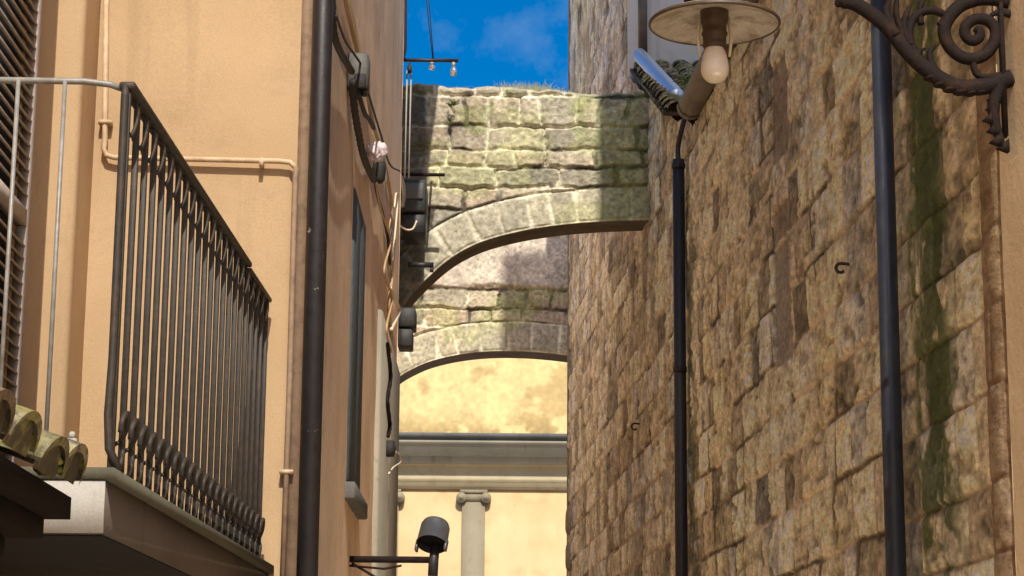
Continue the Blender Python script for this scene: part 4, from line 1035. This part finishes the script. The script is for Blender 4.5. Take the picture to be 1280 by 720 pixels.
# ================================================================== CABLES, BOXES AND IRON ON THE PEACH HOUSE
def cable(px, r, mat, label, name='cable', off=.02, n=5, cat='cable', group=None, ridged=False, jit=.0):
    pts = [on_left(x, y, off + (e if len(q) > 2 else 0)) if True else 0 for q in px for (x, y, e) in [(q[0], q[1], q[2] if len(q) > 2 else 0)]]
    sp = spline(pts, n)
    rad = [r * (1 + (.14 if (i % 2) else -.05)) for i in range(len(sp))] if ridged else r
    return tag(MB().tube(sp, rad, 8).build(name, mat, smooth=True), label, cat, group)
cable([(425, -30), (436, 20), (447, 66), (456, 100), (465, 150), (474, 180), (482, 210), (489, 255), (487, 300), (490, 345), (486, 380), (489, 420), (486, 470), (487, 540), (484, 600), (482, 730)], .011, M['cable_tan'], 'tan cable running the whole length of the alley side of the peach house')
cable([(430, -30), (441, 20), (451, 70), (459, 120), (470, 165), (479, 190), (486, 230), (492, 260), (495, 242), (497, 252), (493, 300), (489, 335)], .0065, M['cable_pale'], 'pale cable looping beside the tan cable below the rag')
cable([(415, -10), (417, 38), (424, 62), (433, 78), (440, 90)], .016, M['cable_black'], 'black hose coming down to the grey junction box', 'hose', .04, 8, 'hose', None, True)
cable([(441, 100), (443, 135), (448, 165), (453, 190), (460, 210), (468, 226)], .018, M['cable_black'], 'black hose hanging from the junction box down to the rag', 'hose', .04, 8, 'hose', None, True)
cable([(449, 120), (456, 142), (461, 148), (467, 160)], .013, M['cable_black'], 'short black cable below the junction box', 'cable', .04)
cable([(488, 360), (494, 375), (499, 388), (494, 402), (489, 412)], .012, M['cable_pale'], 'pale cable loop below the nearer arch foot', 'cable', .03)
cable([(468, 220), (472, 245), (479, 270), (485, 300), (487, 330)], .010, M['cable_black'], 'thin black cable twisted along the house corner', 'cable', .03)
cable([(484, 430), (488, 470), (484, 500), (487, 530), (485, 545)], .014, M['rusty'], 'brown twisted cable end hanging above the far cornice', 'cable', .04, ridged=True)
cable([(452, 95), (462, 130), (470, 165), (481, 200), (483, 240), (491, 285), (484, 320), (488, 352)], .006, M['cable_grey'], 'thin grey cable weaving between the tan cables beside the rag', 'cable', .03)
cable([(420, 20), (432, 52), (443, 68), (455, 88), (461, 118), (476, 168), (487, 205), (500, 214)], .006, M['cable_black'], 'thin black cable passing over the junction box towards the grey cable', 'cable', .07)
cable([(470, 228), (476, 262), (488, 300), (480, 340), (490, 372), (483, 412), (489, 440)], .007, M['cable_tan'], 'short tan cable twisted along the lower house corner', 'cable', .045)
# junction box
c0 = on_left(449, 91, .06)
jb = thing('junction_box', 'grey junction box on the side of the peach house fed by black hoses', 'junction box', c0)
mb = MB(); mb.box((-.055, -.07, -.095), (.05, .07, .085), at=c0, bev=.012); mb.build('case', M['box_grey'], jb)
mb = MB(); mb.box((-.02, -.085, -.105), (.04, -.06, -.03), at=c0, bev=.006)
for k in range(3): mb.tube([c0 + C(-.03 + .03 * k, -.03, -.13), c0 + C(-.03 + .03 * k, -.03, -.085)], .016, 10)
mb.build('cable_gland', M['cable_black'], jb)
# rag bundle
c0 = on_left(471, 190, .06)
T, Pp = np.meshgrid(np.linspace(0, 2 * math.pi, 40, endpoint=False), np.linspace(-math.pi / 2, math.pi / 2, 24), indexing='ij')
rr = .047 * (1 + .55 * (fbm(T * 1.9, Pp * 3, 3, 77) - .5) + .22 * np.sin(T * 5 + Pp * 4) * np.cos(Pp))
rr[:, 0] = rr[:, 0].mean(); rr[:, -1] = rr[:, -1].mean()
P = np.stack([rr * np.cos(T) * np.cos(Pp), rr * np.sin(T) * np.cos(Pp), rr * 1.15 * np.sin(Pp)], -1) + c0
tag(MB().grid(P, closed_u=True).build('rag_bundle', M['cloth'], smooth=True), 'pink and white rag knotted round the cables below the junction box', 'rag')
c1 = on_left(474, 214, .06)
mb = MB(); mb.lathe([(.0, .05), (.035, .05), (.04, .02), (.035, -.05), (.02, -.07), (0, -.07)], 16, c1)
tag(mb.build('cable_socket', M['cable_black'], smooth=True), 'black socket wrapped under the pink and white rag', 'socket')
# iron bar with bulbs
YK = 15.6
ib = thing('iron_bar', 'thin iron bar with small clear bulbs jutting against the blue sky', 'bar', at(493, 74, YK))
mb = MB(); a = at(488, 74.5, YK); b = at(573, 75.5, YK); mb.box((a[0], YK - .012, a[2] - .014), (b[0], YK + .012, a[2] + .008)); mb.build('bar', M['pipe_black'], ib)
for x in (540, 567):
    c0 = at(x, 78, YK); s_ = 1.0 if x == 567 else .55
    mb = MB(); mb.lathe([(.0, .0), (.012, .0), (.012, -.03 * s_), (.0, -.032 * s_)], 12, c0); hd = mb.build('bulb_holder', M['cable_tan'], ib)
    mb = MB(); mb.lathe([(.010, -.03 * s_), (.020, -.05 * s_), (.026, -.075 * s_), (.02, -.098 * s_), (.001, -.107 * s_)], 16, c0); o = mb.build('bulb', M['glass'], ib, smooth=True); o.parent = hd
for x0, x1, lab in ((533, 541, 'left of two thin wires dropping from the sky to the iron bar'), (536, 542, 'right of two thin wires dropping from the sky to the iron bar')):
    tag(MB().tube([at(x0 - 7, -110, YK), at(x0, 0, YK), at(x1, 75, YK)], .0035, 6).build('wire', M['pipe_blue'], smooth=True), lab, 'wire')
YQ = 15.7
pu = thing('pulley', 'small black pulley with a pair of hanging ropes under the iron bar', 'pulley', at(512, 86, YQ))
c0 = at(512, 87, YQ)
mb = MB(); mb.tube([c0 + C(-.012, 0, 0), c0 + C(.012, 0, 0)], .026, 16); mb.tube([at(512, 76, YQ), c0 + C(0, 0, .02)], .006, 6); mb.box((-.018, -.008, -.03), (.018, .008, .035), at=c0, bev=.004); mb.build('wheel', M['iron'], pu)
for x0, x1 in ((509, 506), (514, 511)):
    MB().tube([at(x0, 88, YQ), at((x0 + x1) / 2, 150, YQ), at(x1, 222, YQ)], .006, 6).build('rope', M['rope'], pu, smooth=True)
# other irons and boxes by the arch foot
YR = 18.25
mb = MB(); a = at(490, 218, YR); b = at(556, 218.5, YR); mb.box((a[0], YR - .012, a[2] - .012), (b[0], YR + .012, a[2] + .012)); mb.tube([at(540, 218, YR), at(540, 218, YR + .5)], .01, 6)
tag(mb.build('iron_rod', M['rusty']), 'long thin reddish iron rod across the shaded left end of the nearer arch', 'rod')
mb = MB(); a = at(510, 331, YR); b = at(542, 332, YR); mb.box((a[0], YR - .02, a[2] - .02), (b[0], YR + .02, a[2] + .02)); mb.box((b[0] - .03, YR - .02, b[2] - .055), (b[0], YR + .02, b[2] - .021)); mb.tube([at(515, 331, YR), at(515, 331, YR + .55)], .014, 6)
tag(mb.build('iron_rod', M['pipe_black']), 'short thick iron stub sticking out at the foot of the nearer arch', 'rod')
YJ = 18.0
bx = thing('meter_box', 'dark grey box with grey lid on the shaded left end of the nearer arch', 'box', at(516, 250, YJ))
a = at(500, 224, YJ); b = at(532, 264, YJ); mb = MB(); mb.box((a[0], YJ, b[2]), (b[0], YJ + .5, a[2]), bev=.012); mb.build('case', M['box_dark'], bx)
a = at(504, 229, YJ); b = at(529, 249, YJ); mb = MB(); mb.box((a[0], YJ - .02, b[2]), (b[0], YJ - .002, a[2]), bev=.006); mb.build('lid', M['box_grey'], bx)
a = at(503, 266, YJ); b = at(531, 290, YJ); mb = MB(); mb.box((a[0], YJ + .03, b[2]), (b[0], YJ + .5, a[2]), bev=.01); mb.build('lower_case', M['pipe_black'], bx)
tag(MB().tube(spline([at(487, 206, 16.4), at(496, 213, 16.6), at(503, 228, 17.2), at(505, 245, 17.8), at(503, 258, 17.95)], 5), .017, 10).build('cable', M['cable_grey'], smooth=True), 'thick grey cable curving down to the dark box at the nearer arch', 'cable')
tag(MB().tube(spline([at(500, 282, 17.9), at(508, 287, 17.9), at(516, 286, 17.9), at(521, 276, 17.9)], 5), .008, 8).build('cable', M['cable_pale'], smooth=True), 'thin pale cable sagging under the dark box', 'cable')
a = at(497, 384, YJ); b = at(519, 408, YJ); mb = MB(); mb.box((a[0], YJ, b[2]), (b[0], YJ + .3, a[2]), bev=.012); a = at(497, 410, YJ); b = at(515, 432, YJ); mb.box((a[0], YJ + .02, b[2]), (b[0], YJ + .3, a[2]), bev=.01); mb.box((a[0] - .25, YJ + .1, a[2] - .02), (a[0] + .02, YJ + .16, a[2] + .02))
tag(mb.build('meter_box', M['box_dark']), 'small greenish grey double box lower down below the nearer arch foot', 'box')
# small black fitting and cable by the far cornice
c0 = on_left(487, 561, .05); mb = MB(); mb.lathe([(0, .05), (.03, .05), (.04, .0), (.03, -.05), (0, -.05)], 14, c0)
tag(mb.build('cable_socket', M['cable_black'], smooth=True), 'small black socket on the house corner level with the far cornice', 'socket')
cable([(489, 563), (499, 568), (500, 578), (492, 584), (486, 592)], .006, M['cable_pale'], 'thin pale cable looping below the small black socket', 'cable', .05)

# spotlight on an arm
spt = sp = thing('spotlight', 'grey hooded spotlight on a thin arm at the bottom centre', 'spotlight', on_left(437, 700))
q = on_left(437, 697, .0); YS = q[1]
mb = MB(); a = at(434, 698, YS); b = at(536, 703, YS); mb.box((a[0], YS - .014, a[2] - .020), (b[0], YS + .014, a[2] + .012)); mb.tube([at(436, 707, YS), at(480, 711, YS), at(502, 707, YS)], .006, 8); mb.tube([at(440, 704, YS), at(470, 722, YS + .02), at(486, 735, YS + .02)], .007, 8)
mb.build('arm', M['rusty'], sp)
mb = MB(); a = at(543, 716, YS); b = at(544, 690, YS); mb.tube([at(541, 720, YS), at(542, 700, YS), at(546, 672, YS + .05)], [.026, .026, .02], 14); mb.build('stem', M['pipe_black'], sp, smooth=True)
top = at(545, 655, YS + .03); ax = C(-.14, -.50, -.86); ax /= np.linalg.norm(ax)
e1 = np.cross(ax, C(0, 0, 1)); e1 /= np.linalg.norm(e1); e2 = np.cross(ax, e1)
ROT = np.stack([e1, e2, ax], 1)
mb = MB(); mb.lathe([(0.001, -.012), (.04, -.010), (.068, 0), (.076, .02), (.080, .13), (.0815, .132), (.078, .13), (.073, .03), (0.001, .028)], 40, top, ROT); mb.build('hood', M['zinc'], sp, autosmooth=40)
mb = MB(); mb.lathe([(0.001, .085), (.06, .09), (.0715, .10), (.0715, .06)], 32, top, ROT); mb.build('lens', M['dark'], sp, smooth=True)
for sg in (-1, 1):
    c0 = top + ax * .145 + e1 * sg * .078
    mb = MB(); mb.box((-.006, -.014, -.03), (.006, .014, .035), rot=ROT, at=c0 - ax * .01); mb.build('hood_tab', M['zinc'], sp)
